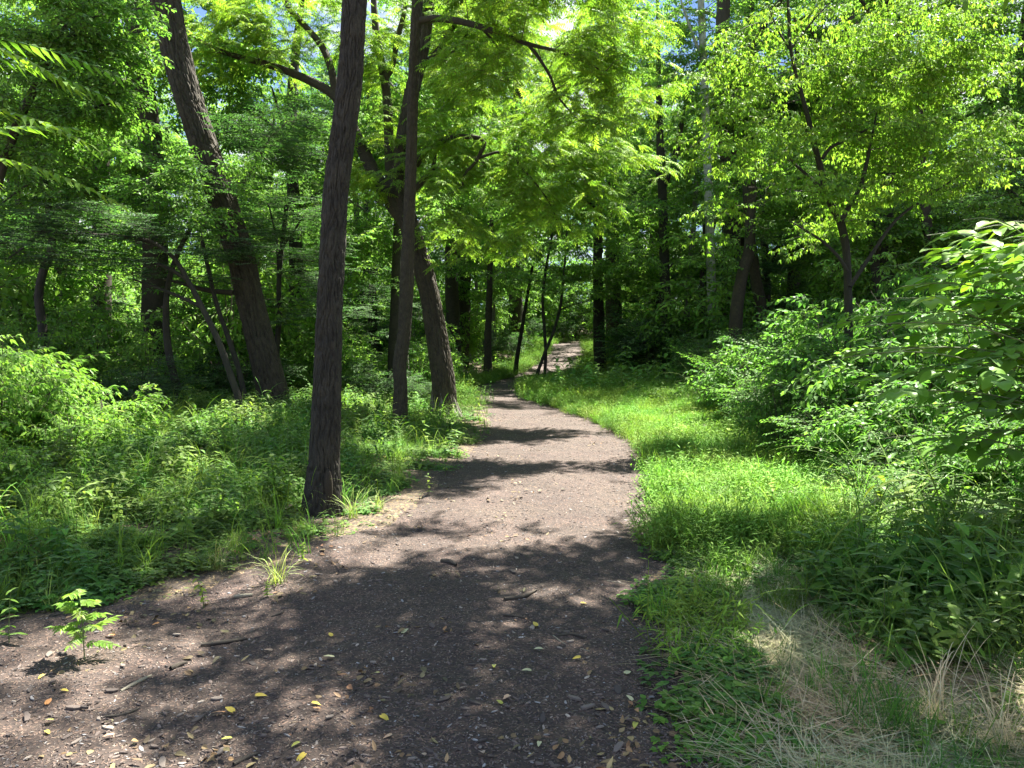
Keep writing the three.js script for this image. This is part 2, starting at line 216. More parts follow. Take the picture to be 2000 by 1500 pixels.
// a list of placed sprigs that becomes one InstancedMesh per variant
class Scatter {
  constructor(variants, seed) { this.v = variants; this.l = variants.map(() => []); this.r = RNG(seed); }
  add(m, c) { this.l[Math.floor(this.r() * this.v.length)].push([m, c]); }
  build(name, mat, parent, inv, kind = 'stuff') {
    const out = [];
    this.v.forEach((g, k) => {
      const L = this.l[k]; if (!L.length) return;
      const im = new THREE.InstancedMesh(g, mat, L.length); im.name = name;
      L.forEach(([m, c], i) => { im.setMatrixAt(i, inv ? TM.multiplyMatrices(inv, m) : m); im.setColorAt(i, c); });
      if (kind) im.userData.kind = kind; parent.add(im); out.push(im);
    });
    return out;
  }
}
function place(p, dir, up, s) { const m = frame(p, dir, up); m.scale(V(s, s, s)); return m; }
function upright(p, yaw, s, sy = s, tx = 0, tz = 0) { return new THREE.Matrix4().compose(p, new THREE.Quaternion().setFromEuler(new THREE.Euler(tx, yaw, tz)), V(s, sy, s)); }
const mixc = (r, a, b, j = 0.15) => { const t = r(), k = 1 + (r() - 0.5) * 2 * j; return rgb(lerp(a[0], b[0], t) * k, lerp(a[1], b[1], t) * k, lerp(a[2], b[2], t) * k); };
// leaf colours (linear, real-world; the yellow-green bushes lightened as if in sun)
const C = {
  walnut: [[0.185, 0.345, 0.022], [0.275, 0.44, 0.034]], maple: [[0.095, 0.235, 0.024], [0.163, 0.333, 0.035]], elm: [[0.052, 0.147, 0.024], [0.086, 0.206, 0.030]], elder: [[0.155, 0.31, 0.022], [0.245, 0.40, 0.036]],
  far: [[0.12, 0.265, 0.03], [0.205, 0.39, 0.042]], shrub: [[0.077, 0.206, 0.024], [0.138, 0.294, 0.032]], sunlitLeaf: [[0.129, 0.284, 0.024], [0.189, 0.353, 0.035]], verge: [[0.129, 0.284, 0.022], [0.206, 0.372, 0.032]], herb: [[0.086, 0.206, 0.022], [0.163, 0.294, 0.030]], knot: [[0.112, 0.265, 0.016], [0.155, 0.333, 0.020]],
};

// ---------------------------------------------------------------- where the sun reaches the ground
const LIT = [[0.9, 8.3, 1.7, 1.0], [0.8, 10.4, 1.6, 0.9], [0.7, 14.3, 1.6, 1.3], [2.4, 7.6, 1.1, 1.6], [2.7, 11, 1.2, 1.6], [2.7, 15.5, 1.3, 3], [-0.4, 5.7, 1.2, 0.5], [0.9, 6.4, 0.8, 0.4], [-1.6, 4.9, 0.8, 0.4], [-2.3, 3.9, 0.9, 0.42], [-1.0, 4.15, 0.4, 0.16], [0.2, 4.9, 0.4, 0.14], [-0.5, 3.2, 0.3, 0.1], [-2.1, 3.25, 0.4, 0.16], [-1.75, 2.9, 0.25, 0.12], [-1.2, 3.25, 0.3, 0.09], [1.95, 3.1, 0.3, 0.3], [1.2, 3.6, 0.2, 0.15], [-3.6, 7.6, 0.9, 0.4], [-1.5, 9, 0.5, 0.8], [-5.8, 8.2, 1.5, 1.5], [0.2, 29, 1.4, 1.6], [3, 42, 1.5, 2.2], [1.6, 6.4, 0.5, 0.5], [-2.2, 12, 0.6, 0.6], [2.5, 3.5, 0.8, 0.7], [-3.7, 2.9, 0.8, 0.6]];
function sunKeep(p) {
  const t = p.y / SUN.y, gx = p.x - SUN.x * t, gd = -(p.z - SUN.z * t); let k = 1;
  for (const [x, d, a, b] of LIT) { const q = Math.hypot((gx - x) / a, (gd - d) / b); k = Math.min(k, 0.03 + 0.97 * sst(q + 0.18 * N2(gx * 2.2, gd * 2.2), 0.7, 1.15)); }
  return k;
}

// ---------------------------------------------------------------- ground, path
{
  const xs = [], ds = []; for (let x = -9; x <= 9.001; x += 0.12) xs.push(x); for (let k = 1, x = 9; x < 260; k++) { x *= 1.12; xs.push(x); xs.unshift(-x); } for (let d = -8; d <= 24; d += 0.12) ds.push(d); for (let d = 24.2; d < 60; d += 0.35) ds.push(d); for (let d = 60; d < 420; d *= 1.08) ds.push(d);
  for (let k = 0, d = -8; d > -200; k++) { d *= 1.25; ds.unshift(d); }
  const pos = [], uv = [], idx = []; for (const d of ds) for (const x of xs) { const o = offPath(x, d); pos.push(x, H(x, d) - 0.06 * sst(-o, 0.02, 0.3), -d); uv.push(x, d); }
  const m = xs.length; for (let j = 0; j < ds.length - 1; j++) for (let i = 0; i < m - 1; i++) { const a = j * m + i; idx.push(a, a + 1, a + m, a + 1, a + m + 1, a + m); }
  const g = new THREE.BufferGeometry(); g.setAttribute('position', new THREE.Float32BufferAttribute(pos, 3)); g.setAttribute('uv', new THREE.Float32BufferAttribute(uv, 2)); g.setIndex(idx); g.computeVertexNormals();
  const mat = new THREE.MeshStandardMaterial({ map: canvasTex(soilCv, 0.55, true), bumpMap: canvasTex(soilCv, 0.55, false), bumpScale: 0.012, roughness: 0.95 }); mat.name = 'soil_and_litter';
  const o = new THREE.Mesh(g, mat); o.name = 'ground'; tag(o, 'brown woodland soil under the weeds and shrubs', 'ground', null, 'structure'); scene.add(o);
}
{
  const pos = [], uv = [], idx = [], col = [], nc = 56; const ds = []; for (let d = -6; d < 12; d += 0.06) ds.push(d); for (let d = 12; d < 30; d += 0.15) ds.push(d); for (let d = 30; d < 75; d += 0.4) ds.push(d);
  for (const d of ds) for (let i = 0; i <= nc; i++) {
    const u = i / nc, l = edgeL(d) - 0.12 - 0.16 * N2(d * 1.3, 3) - 0.06 * N2(d * 5, 9), r = edgeR(d) + 0.12 + 0.14 * N2(d * 1.3, 7) + 0.05 * N2(d * 5, 2), x = lerp(l, r, u), e = Math.min(u, 1 - u);
    pos.push(x, Hbase(x, d) + 0.016 * sst(e, 0, 0.07) - 0.012 + 0.010 * N2(x * 3, d * 3) + 0.006 * N2(x * 9, d * 9) + 0.02 * N2(x * 0.9, d * 0.7), -d); uv.push(x, d);
    const q = 1 + 0.14 * N2(x * 1.1 + 4, d * 0.9) + 0.10 * N2(x * 3.7, d * 3.1 + 8); col.push(q, q * (1 - 0.03 * N2(x, d)), q);
  }
  const m = nc + 1; for (let j = 0; j < ds.length - 1; j++) for (let i = 0; i < nc; i++) { const a = j * m + i; idx.push(a, a + 1, a + m, a + 1, a + m + 1, a + m); }
  const g = new THREE.BufferGeometry(); g.setAttribute('position', new THREE.Float32BufferAttribute(pos, 3)); g.setAttribute('uv', new THREE.Float32BufferAttribute(uv, 2)); g.setAttribute('color', new THREE.Float32BufferAttribute(col, 3)); g.setIndex(idx); g.computeVertexNormals();
  const mat = new THREE.MeshStandardMaterial({ map: canvasTex(mulchCv, 0.62, true), color: rgb(0.58, 0.585, 0.57), vertexColors: true, bumpMap: canvasTex(mulchCv, 0.62, false), bumpScale: 0.018, roughness: 0.92 }); mat.name = 'mulch';
  const o = new THREE.Mesh(g, mat); o.name = 'path'; tag(o, 'brown wood mulch path winding through the wood', 'path', null, 'structure'); scene.add(o);
}
function pathY(x, d) { return Hbase(x, d) + 0.004 + 0.010 * N2(x * 3, d * 3) + 0.006 * N2(x * 9, d * 9) + 0.02 * N2(x * 0.9, d * 0.7); }

// ---------------------------------------------------------------- trees
class Tree {
  constructor(name, label, group, base, bark, seed) { this.g = thing(name, label, 'tree', group, base); this.base = base; this.bark = bark; this.nodes = []; this.tw = []; this.sc = {}; this.r = RNG(seed); this.seed = seed; this.rough = 1; }
  loc(p) { return p.clone().sub(this.base); }
  limb(name, pts, radii, opt = {}) {
    const L = pts.map((p) => this.loc(p)), g = tube(L, radii, { seed: this.seed * 3.7 % 50, ...opt }); part(name, g, opt.mat || this.bark, this.g);
    const c = new THREE.CatmullRomCurve3(pts, false, 'centripetal'), n = Math.max(3, Math.ceil(c.getLength() / 0.3));
    for (let i = Math.floor(n * (opt.from ?? 0.35)); i <= n; i++) this.nodes.push({ p: c.getPointAt(i / n), r: lerp(radii[0], radii[radii.length - 1], i / n) });
    return this;
  }
  // twigs grow from the nearest wood to points spread through an ellipsoid, and carry sprigs
  blob(c, rad, n, k, kind, col, { s = 1, droop = 0, flat = 0.35, gate = true, spread = 1.0, maxTwig = 9 } = {}) {
    const r = this.r; if (!this.sc[kind]) this.sc[kind] = new Scatter(SP[kind], this.seed * 7 + 1);
    for (let i = 0; i < n; i++) {
      let q; do { q = V(R(r, -1, 1), R(r, -1, 1), R(r, -1, 1)); } while (q.lengthSq() > 1); q.multiplyScalar(Math.pow(q.length() + 1e-3, -0.3));
      const T = V(c.x + q.x * rad.x, c.y + q.y * rad.y, c.z + q.z * rad.z); let best = null, bd = 1e9;
      for (const nd of this.nodes) { const dx = nd.p.x - T.x, dy = nd.p.y - T.y, dz = nd.p.z - T.z, w = dx * dx + dy * dy * (dy > 0 ? 1.8 : 0.9) + dz * dz; if (w < bd) { bd = w; best = nd; } }
      const S = best ? best.p : this.base, D = S.distanceTo(T); if (D < 0.05) continue;
      const M = S.clone().lerp(T, 0.5).add(V(R(r, -0.12, 0.12) * D, 0.12 * D + R(r, -0.06, 0.1) * D, R(r, -0.12, 0.12) * D)), at = (t) => S.clone().multiplyScalar((1 - t) * (1 - t)).addScaledVector(M, 2 * t * (1 - t)).addScaledVector(T, t * t);
      const m = Math.max(3, Math.min(12, Math.ceil(D / 0.25))), pp = []; for (let j = 0; j <= m; j++) { const p = at(j / m); if (j && j < m) p.add(V(R(r, -0.03, 0.03), R(r, -0.03, 0.03), R(r, -0.03, 0.03))); pp.push(p); }
      const r0 = Math.min(best ? best.r * 0.6 : 0.02, 0.006 + 0.006 * D); this.tw.push(thinTube(pp.map((p) => this.loc(p)), r0, 0.0025, 4));
      for (let j = 1; j <= m; j++) this.nodes.push({ p: pp[j], r: lerp(r0, 0.0025, j / m) });
      for (let j = 0; j < k; j++) {
        const t = 1 - Math.pow(r(), 1.3) * Math.min(0.75, 1.6 / D), p = at(t).add(V(R(r, -1, 1), R(r, -0.7, 0.7), R(r, -1, 1)).multiplyScalar(0.16 * spread)); if (gate && r() > sunKeep(p)) continue;
        const tg = at(Math.min(1, t + 0.05)).sub(at(t - 0.05)).setY(0).normalize(), az = Math.atan2(tg.z, tg.x) + (j === 0 ? 0 : R(r, -1.5, 1.5)), d = dirOf(az, -droop + R(r, -0.35, 0.3) * flat * 2);
        this.sc[kind].add(place(p, d, V(R(r, -1, 1) * flat, 1, R(r, -1, 1) * flat), s * R(r, 0.75, 1.2)), mixc(r, col[0], col[1], 0.16));
      }
    }
    return this;
  }
  done() {
    if (this.tw.length) { const t = part('twigs', mergeGeometries(this.tw), twigMat, this.g); t.userData.kind = 'stuff'; }
    const inv = new THREE.Matrix4().makeTranslation(-this.base.x, -this.base.y, -this.base.z); for (const k in this.sc) this.sc[k].build('foliage', leafMat, this.g, inv); return this;
  }
}
const PP = (d, ...l) => { const o = []; for (let i = 0; i < l.length; i += 2) o.push(P(l[i], l[i + 1], d)); return o; };
const PD = (...l) => l.map(([x, y, d]) => P(x, y, d));
const px = (w, d) => w / 2 / FPX * d;

// T1: the upright dark trunk beside the path
{
  const D = 6.9, base = G(P(630, 1000, D).x, D), t = new Tree('furrowed_trunk_tree', 'tall upright tree with dark furrowed bark and a pale scar near its foot', null, base, barkDark, 1);
  const pts = [base.clone().add(V(0, -0.25, 0)), base.clone().add(V(0, 0.02, 0)), ...PP(D, 633, 900, 638, 780, 642, 650, 648, 520, 654, 400, 668, 280, 684, 150, 692, 0, 700, -160), V(-1.3, 7.2, -D), V(-1.0, 9, -D - 0.3)];
  t.limb('trunk', pts, [0.215, 0.142, 0.122, 0.114, 0.110, 0.108, 0.108, 0.11, 0.112, 0.108, 0.10, 0.09, 0.07], { seg: 190, step: 0.022, amp: 0.017, freq: 15, wob: 0.05, from: 0.85 });
  // bare oval scar: heartwood where bark is missing
  const sg = new THREE.SphereGeometry(1, 20, 16); sg.scale(0.042, 0.16, 0.03); const sc = part('bark_scar', sg, new THREE.MeshStandardMaterial({ color: rgb(0.26, 0.21, 0.15), roughness: 0.9, map: barkGrey.map, bumpMap: barkGrey.bumpMap, bumpScale: 0.004 }), t.g); sc.position.copy(t.loc(P(641, 950, D - 0.138)));
  t.limb('branch', [V(-1.3, 7.2, -D), V(-0.4, 8.3, -D + 0.6), V(0.8, 9.0, -D + 1)], [0.07, 0.05, 0.03], { seg: 8 }).limb('branch', [V(-1.1, 8.2, -D), V(-2.2, 9.2, -D - 0.6), V(-3.4, 9.8, -D - 1)], [0.06, 0.045, 0.03], { seg: 8 });
  t.blob(V(-1.0, 9.6, -9.6), V(3.0, 1.0, 2.2), 60, 12, 'broad', C.maple, { s: 1.2 }).done();
}
// T2: the leaning trunk
{
  const D = 14, base = G(P(545, 800, D).x, D), t = new Tree('leaning_tree', 'thick leaning tree with brown ridged bark rising out of the undergrowth', null, base, barkBrown, 2);
  t.limb('trunk', [base.clone().add(V(0.1, -0.3, 0)), ...PP(D, 541, 800, 517, 700, 492, 600, 470, 500, 437, 400, 404, 300, 371, 200, 343, 100, 322, 0, 300, -120, 290, -260)], [0.32, 0.265, 0.245, 0.24, 0.25, 0.245, 0.235, 0.24, 0.255, 0.26, 0.22, 0.17], { seg: 170, step: 0.035, amp: 0.034, freq: 8.5, wob: 0.07, from: 0.8 });
  t.limb('limb', PP(D, 322, 40, 312, 0, 300, -60), [0.16, 0.14, 0.1], { seg: 16, amp: 0.01, freq: 14 });
  t.limb('branch', PP(D - 0.2, 455, 572, 400, 566, 350, 552, 318, 545), [0.05, 0.045, 0.035, 0.02], { seg: 8, from: 0.6 });
  t.limb('branch', PD([452, 395, D], [480, 350, D + 0.3], [505, 310, D + 0.4], [525, 268, D + 0.5]), [0.05, 0.045, 0.04, 0.02], { seg: 8 });
  t.blob(P(300, -480, D), V(3, 1.6, 3), 40, 14, 'broad', C.maple, { s: 1.2 });
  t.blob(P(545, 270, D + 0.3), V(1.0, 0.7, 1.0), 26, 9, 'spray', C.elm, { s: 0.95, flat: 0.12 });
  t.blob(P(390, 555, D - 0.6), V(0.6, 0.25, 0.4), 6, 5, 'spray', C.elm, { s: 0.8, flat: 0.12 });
  t.done();
}
// T3: the slender trunk with the long branch over the path
{
  const D = 13, base = G(P(781, 800, D).x, D), t = new Tree('slender_tree', 'slender brown trunk with a low kink and one long branch over the path', null, base, barkBrown, 3);
  t.limb('trunk', [base.clone().add(V(0, -0.25, 0)), ...PP(D, 781, 800, 782, 755, 781, 710, 788, 660, 794, 560, 800, 400, 805, 250, 809, 120, 815, 0, 820, -200)], [0.15, 0.12, 0.11, 0.125, 0.102, 0.096, 0.092, 0.09, 0.092, 0.088, 0.07], { seg: 110, step: 0.03, amp: 0.014, freq: 15, wob: 0.06, from: 0.8 });
  t.limb('branch', PD([815, 42, D], [850, 36, D - 0.2], [900, 42, D - 0.5], [960, 60, D - 0.9], [1030, 85, D - 1.2], [1105, 105, D - 1.4], [1180, 140, D - 1.5]), [0.062, 0.055, 0.05, 0.042, 0.034, 0.024, 0.012], { seg: 10, amp: 0.003, freq: 30, wob: 0.1, from: 0.3 });
  t.limb('branch', PD([1030, 85, D - 1.2], [1052, 112, D - 1.3], [1075, 150, D - 1.3], [1090, 188, D - 1.2], [1125, 230, D - 1]), [0.03, 0.026, 0.022, 0.016, 0.008], { seg: 8 });
  t.limb('branch', PD([938, 52, D - 0.7], [970, 90, D - 0.7], [990, 140, D - 0.6], [975, 180, D - 0.6]), [0.022, 0.018, 0.012, 0.007], { seg: 6 });
  for (const [x, y, n] of [[1060, 60, 10], [1150, 120, 14], [1200, 60, 14], [1120, 210, 10], [960, 120, 8], [1260, 140, 10], [880, -40, 10], [1080, -50, 12], [1280, 20, 10], [1010, 20, 12], [1150, -10, 12], [1000, 110, 8]]) t.blob(P(x, y, D - 1.2), V(0.75, 0.45, 0.9), n + 2, 7, 'frond', C.walnut, { droop: 0.15, flat: 0.35, spread: 1.9, s: 0.85 });
  t.done();
}
// T4: the big forked walnut behind it
{
  const D = 15.5, base = G(P(868, 800, D).x, D), t = new Tree('forked_tree', 'stout forked tree with pale flaking bark at its foot and arching limbs over the path', null, base, barkBrown, 4);
  t.limb('trunk', [base.clone().add(V(0, -0.25, 0)), ...PD([868, 795, D], [862, 720, D], [850, 640, D], [836, 565, D], [818, 500, D], [800, 440, D], [788, 380, D + 0.2], [789, 280, D + 0.3], [803, 190, D + 0.4], [828, 80, D + 0.5], [840, -40, D + 0.6], [850, -260, D + 0.6])], [0.30, 0.24, 0.21, 0.20, 0.195, 0.185, 0.18, 0.15, 0.135, 0.13, 0.12, 0.10, 0.08], { seg: 150, step: 0.04, amp: 0.026, freq: 9.5, wob: 0.08, from: 0.7 });
  { const r = RNG(44); for (let i = 0; i < 16; i++) { const a = i / 16 * 6.283 + R(r, -0.15, 0.15), h = R(r, 0.25, 0.6), c = Math.cos(a), q = Math.sin(a), r1 = 0.215, r2 = R(r, 0.27, 0.36); part('root', tube([V(c * r1 - 0.02, h, q * r1), V(c * (r1 + 0.03), h * 0.5, q * (r1 + 0.03)), V(c * r2, 0.06, q * r2), V(c * (r2 + 0.15), -0.08, q * (r2 + 0.15))], [0.02, 0.045, 0.05, 0.03], { seg: 9, step: 0.05, amp: 0.006, freq: 30, wob: 0.2, seed: i }), barkGrey, t.g); } }
  t.limb('limb', PD([800, 440, D], [765, 395, D + 0.2], [735, 348, D + 0.4], [705, 285, D + 0.6], [655, 190, D + 0.8], [600, 155, D + 0.9], [520, 125, D + 1], [455, 108, D + 1], [400, 85, D + 1], [360, 60, D + 1]), [0.17, 0.16, 0.14, 0.12, 0.11, 0.09, 0.08, 0.065, 0.05, 0.03], { seg: 22, amp: 0.008, freq: 18, wob: 0.1, from: 0.3 });
  t.limb('limb', PD([657, 192, D + 0.8], [648, 140, D + 0.8], [628, 90, D + 0.8], [595, 50, D + 0.8], [560, 10, D + 0.8], [540, -60, D + 0.8]), [0.085, 0.08, 0.07, 0.06, 0.05, 0.03], { seg: 16, amp: 0.006, freq: 18, wob: 0.1 });
  t.limb('limb', PD([765, 390, D + 0.2], [760, 300, D + 0.6], [757, 210, D + 0.9], [751, 155, D + 1], [738, 90, D + 1.1], [730, 0, D + 1.2], [725, -120, D + 1.2]), [0.12, 0.11, 0.10, 0.095, 0.08, 0.06, 0.04], { seg: 16, amp: 0.006, freq: 18, wob: 0.1 });
  t.limb('limb', PD([751, 157, D + 1], [766, 130, D + 1.1], [775, 80, D + 1.2], [790, 20, D + 1.3], [800, -80, D + 1.3]), [0.07, 0.06, 0.055, 0.05, 0.03], { seg: 12, wob: 0.1 });
  t.limb('limb', PD([812, 322, D + 0.2], [832, 292, D], [865, 275, D - 0.3], [900, 267, D - 0.5], [945, 275, D - 0.6], [938, 300, D - 0.6], [930, 315, D - 0.6], [905, 345, D - 0.7], [904, 362, D - 0.7]), [0.085, 0.08, 0.075, 0.07, 0.05, 0.045, 0.04, 0.03, 0.015], { seg: 12, amp: 0.005, freq: 24, wob: 0.1, from: 0.2 });
  t.limb('branch', PD([935, 308, D - 0.6], [985, 298, D - 0.8], [1035, 345, D - 0.9], [1075, 400, D - 0.9], [1100, 470, D - 0.9]), [0.03, 0.025, 0.018, 0.012, 0.006], { seg: 8 });
  t.limb('branch', PD([812, 372, D], [828, 350, D - 0.1], [845, 330, D - 0.2], [850, 300, D - 0.2]), [0.07, 0.065, 0.05, 0.03], { seg: 10 });
  t.limb('limb', PD([805, 150, D + 0.4], [850, 105, D + 0.6], [880, 60, D + 0.8], [915, 20, D + 1], [945, -40, D + 1.2]), [0.07, 0.06, 0.05, 0.04, 0.02], { seg: 10, wob: 0.1 });
  t.blob(V(-0.7, 11.5, -14.2), V(3.2, 1.0, 2.4), 60, 9, 'frond', C.walnut, { droop: 0.2, s: 1.2 }).blob(V(-3.6, 11.5, -13), V(2.0, 0.8, 1.6), 14, 8, 'frond', C.walnut, { droop: 0.2, s: 1.2 });  // high clumps added above the frame to shade the weedy floor
  t.limb('branch', PD([862, 150, D + 0.6], [880, 110, D + 0.8], [930, 45, D + 1]), [0.04, 0.035, 0.02], { seg: 8 });
  for (const [x, y, d, n] of [[900, 250, D - 0.5, 14], [980, 300, D - 0.9, 16], [1060, 340, D - 1, 16], [1130, 400, D - 0.8, 9], [1000, 420, D - 0.6, 8], [930, 190, D, 14], [860, 200, D, 12], [1030, 220, D - 0.4, 14], [1120, 290, D - 0.4, 14], [720, 120, D + 1, 12], [560, 70, D + 1, 12], [470, 60, D + 1, 10], [420, 30, D + 1, 8], [640, 30, D + 1, 10], [760, 260, D + 0.6, 10], [740, 40, D + 1.2, 10], [850, 60, D + 1, 12], [950, 30, D + 1, 12], [720, 330, D + 0.2, 8], [880, 470, D - 0.4, 6], [940, 510, D - 0.2, 3], [380, 130, D + 1, 6], [900, 370, D - 0.5, 10], [1000, 60, D + 1, 14], [1080, 130, D + 1, 14], [1190, 220, D + 0.5, 12], [900, 110, D + 1, 12], [1200, 330, D, 10]]) t.blob(P(x, y, d), V(0.85, 0.55, 1.0), n + 2, 7, 'frond', C.walnut, { droop: 0.15, flat: 0.35, spread: 1.9, s: 0.85 });
  t.done();
}
// T5: twin-stemmed sapling at the bend
{
  const D = 28.5, base = G(P(1055, 748, D).x, D), t = new Tree('twin_stem_sapling', 'young tree with two thin crossing stems on the inside of the path bend', null, base, barkDark, 5);
  t.limb('stem', [base.clone().add(V(0.12, -0.1, 0)), ...PP(D, 1063, 740, 1066, 690, 1063, 640, 1060, 585, 1067, 520, 1078, 460, 1082, 380)], [0.07, 0.062, 0.058, 0.054, 0.05, 0.044, 0.035, 0.02], { seg: 12, amp: 0.004, freq: 20, wob: 0.1, from: 0.5 });
  t.limb('stem', [base.clone().add(V(-0.2, -0.1, 0.2)), ...PP(D - 0.25, 1046, 742, 1062, 695, 1082, 645, 1094, 600, 1100, 550, 1104, 500, 1110, 420)], [0.07, 0.062, 0.058, 0.054, 0.048, 0.042, 0.035, 0.02], { seg: 12, amp: 0.004, freq: 20, wob: 0.1, from: 0.5 });
  t.limb('branch', PP(D - 0.2, 1094, 605, 1120, 595, 1150, 588), [0.035, 0.03, 0.015], { seg: 6 });
  for (const [x, y] of [[1080, 430], [1010, 480], [1150, 470], [1120, 540], [1040, 540], [1190, 540], [1090, 360]]) t.blob(P(x, y, D), V(1.2, 0.7, 1.2), 12, 9, 'broad', C.far, { s: 1.25, gate: false });
  t.done();
}
// T6: dark straight trunk beyond the verge
{
  const D = 26, base = G(P(1302, 690, D).x, D), t = new Tree('straight_forest_tree', 'straight dark trunk forking high up, in the shade beyond the grass verge', null, base, barkDark, 6);
  t.limb('trunk', [base.clone().add(V(0, -0.2, 0)), ...PP(D, 1302, 680, 1300, 600, 1297, 480, 1294, 380, 1291, 320, 1288, 230, 1286, 130, 1284, 0)], [0.24, 0.20, 0.18, 0.165, 0.15, 0.13, 0.10, 0.07, 0.05], { seg: 30, step: 0.1, amp: 0.01, freq: 14, wob: 0.06, from: 0.5 });
  t.limb('limb', PP(D, 1294, 370, 1310, 330, 1325, 280, 1335, 220, 1350, 150), [0.11, 0.10, 0.085, 0.06, 0.04], { seg: 12 }).limb('limb', PP(D, 1293, 350, 1270, 330, 1240, 312, 1200, 300), [0.08, 0.07, 0.055, 0.03], { seg: 10 });
  for (const [x, y, n] of [[1220, 250, 16], [1180, 340, 14], [1330, 150, 16], [1290, 60, 14], [1240, 140, 14], [1370, 250, 12], [1220, 430, 12], [1320, 420, 12], [1260, 520, 10], [1180, 480, 10]]) t.blob(P(x, y, D), V(1.6, 1.0, 1.6), n, 10, 'broad', C.far, { s: 1.3, gate: false });
  t.done();
}
// T7: pale trunk
{
  const D = 25, base = G(P(1396, 690, D).x, D), t = new Tree('pale_bark_tree', 'tall slim tree with smooth pale grey bark', null, base, barkPale, 7);
  t.limb('trunk', [base.clone().add(V(0, -0.2, 0)), ...PP(D, 1397, 670, 1391, 590, 1387, 480, 1384, 380, 1379, 250, 1374, 120, 1369, 0, 1362, -160)], [0.19, 0.165, 0.15, 0.14, 0.135, 0.125, 0.115, 0.10, 0.08], { seg: 30, step: 0.1, amp: 0.003, freq: 6, wob: 0.05, from: 0.6 });
  t.limb('branch', PP(D, 1374, 120, 1350, 60, 1330, 0), [0.06, 0.05, 0.03], { seg: 8 });
  for (const [x, y, n] of [[1400, 60, 14], [1340, 20, 12], [1440, 160, 10], [1420, -60, 10], [1330, 180, 8]]) t.blob(P(x, y, D), V(1.7, 1.0, 1.7), n, 9, 'broad', C.far, { s: 1.3, gate: false });
  t.done();
}
// T8: leaning pair of trunks
for (const [k, pts, w, lab] of [[0, [1436, 660, 1440, 600, 1448, 545, 1462, 490, 1466, 440, 1470, 340], 26, 'shaded trunk leaning towards its straighter twin behind the thicket'], [1, [1490, 650, 1484, 590, 1474, 530, 1467, 480, 1460, 400, 1455, 300], 24, 'straighter of two shaded trunks standing close together behind the thicket']]) {
  const D = 21 + k * 1.2, base = G(P(pts[0], 690, D).x, D), t = new Tree('thicket_tree', lab, null, base, barkBrown, 8 + k);
  t.limb('trunk', [base.clone().add(V(0, -0.2, 0)), ...PP(D, ...pts)], [px(w + 8, D), px(w, D), px(w, D), px(w - 3, D), px(w - 5, D), px(w - 8, D), px(w - 14, D)], { seg: 28, step: 0.09, amp: 0.01, freq: 14, wob: 0.07, from: 0.6 });
  for (const [x, y, n] of [[1440, 380, 12], [1490, 300, 12], [1540, 420, 10], [1400, 460, 8]]) t.blob(P(x + k * 30, y, D), V(1.3, 0.8, 1.3), n, 9, 'broad', C.far, { s: 1.2, gate: false });
  t.done();
}
// T9: the spreading box-elder-like sapling
{
  const D = 12, base = G(P(1657, 720, D).x, D), t = new Tree('spreading_young_tree', 'young spreading tree with thin dark forking stems and bright drooping leaves', null, base, barkDark, 10);
  t.limb('trunk', [base.clone().add(V(0, -0.1, 0)), ...PP(D, 1657, 660, 1656, 560, 1652, 480, 1641, 430)], [0.075, 0.07, 0.065, 0.062, 0.06], { seg: 16, amp: 0.004, freq: 24, wob: 0.08, from: 0.7 });
  t.limb('limb', PP(D, 1642, 434, 1625, 405, 1612, 370, 1603, 330, 1590, 280, 1578, 230, 1562, 170, 1545, 100, 1540, 30, 1536, -60), [0.05, 0.05, 0.047, 0.043, 0.038, 0.034, 0.03, 0.025, 0.02, 0.012], { seg: 12, amp: 0.003, freq: 24, wob: 0.08, from: 0.1 });
  t.limb('limb', PP(D - 0.2, 1643, 432, 1660, 400, 1680, 365, 1692, 320, 1700, 285, 1712, 220), [0.04, 0.036, 0.032, 0.026, 0.02, 0.01], { seg: 10, from: 0.1 });
  t.limb('branch', PP(D, 1609, 372, 1580, 345, 1550, 318, 1530, 290), [0.03, 0.026, 0.02, 0.01], { seg: 8, from: 0.2 });
  t.limb('branch', PP(D, 1608, 375, 1580, 374, 1548, 372), [0.02, 0.015, 0.008], { seg: 6, from: 0.2 });
  t.limb('branch', PP(D - 0.2, 1606, 310, 1620, 290, 1660, 270, 1718, 240), [0.028, 0.024, 0.018, 0.009], { seg: 8, from: 0.2 });
  t.limb('branch', PP(D, 1545, 100, 1520, 60, 1500, 10), [0.018, 0.014, 0.007], { seg: 6 }).limb('branch', PP(D, 1546, 95, 1580, 50, 1625, 0), [0.018, 0.014, 0.007], { seg: 6 });
  t.limb('branch', PP(D - 0.3, 1655, 530, 1640, 505, 1605, 470, 1570, 448, 1540, 430), [0.03, 0.028, 0.022, 0.016, 0.008], { seg: 8, from: 0.2 });
  t.limb('branch', PP(D - 0.4, 1660, 560, 1700, 500, 1750, 430, 1810, 385, 1870, 345, 1900, 320), [0.034, 0.03, 0.025, 0.02, 0.014, 0.007], { seg: 8, from: 0.2 });
  for (const [x, y, n] of [[1400, 130, 8], [1440, 230, 12], [1420, 320, 12], [1480, 80, 12], [1520, 180, 14], [1500, 290, 14], [1560, 30, 12], [1620, 120, 14], [1640, 200, 12], [1700, 130, 14], [1760, 150, 14], [1820, 140, 12], [1700, 260, 12], [1780, 260, 12], [1560, 380, 10], [1460, 380, 10], [1440, 440, 8], [1750, 360, 12], [1840, 330, 12], [1900, 270, 10], [1640, 20, 12], [1740, 40, 12], [1840, 40, 10], [1680, 400, 8], [1540, 460, 7], [1370, 250, 8], [1890, 120, 10]]) t.blob(P(x, y, D), V(0.55, 0.36, 0.9), n, 9, 'lance', C.elder, { droop: 0.15, flat: 0.4, spread: 1.5 });
  t.done();
}
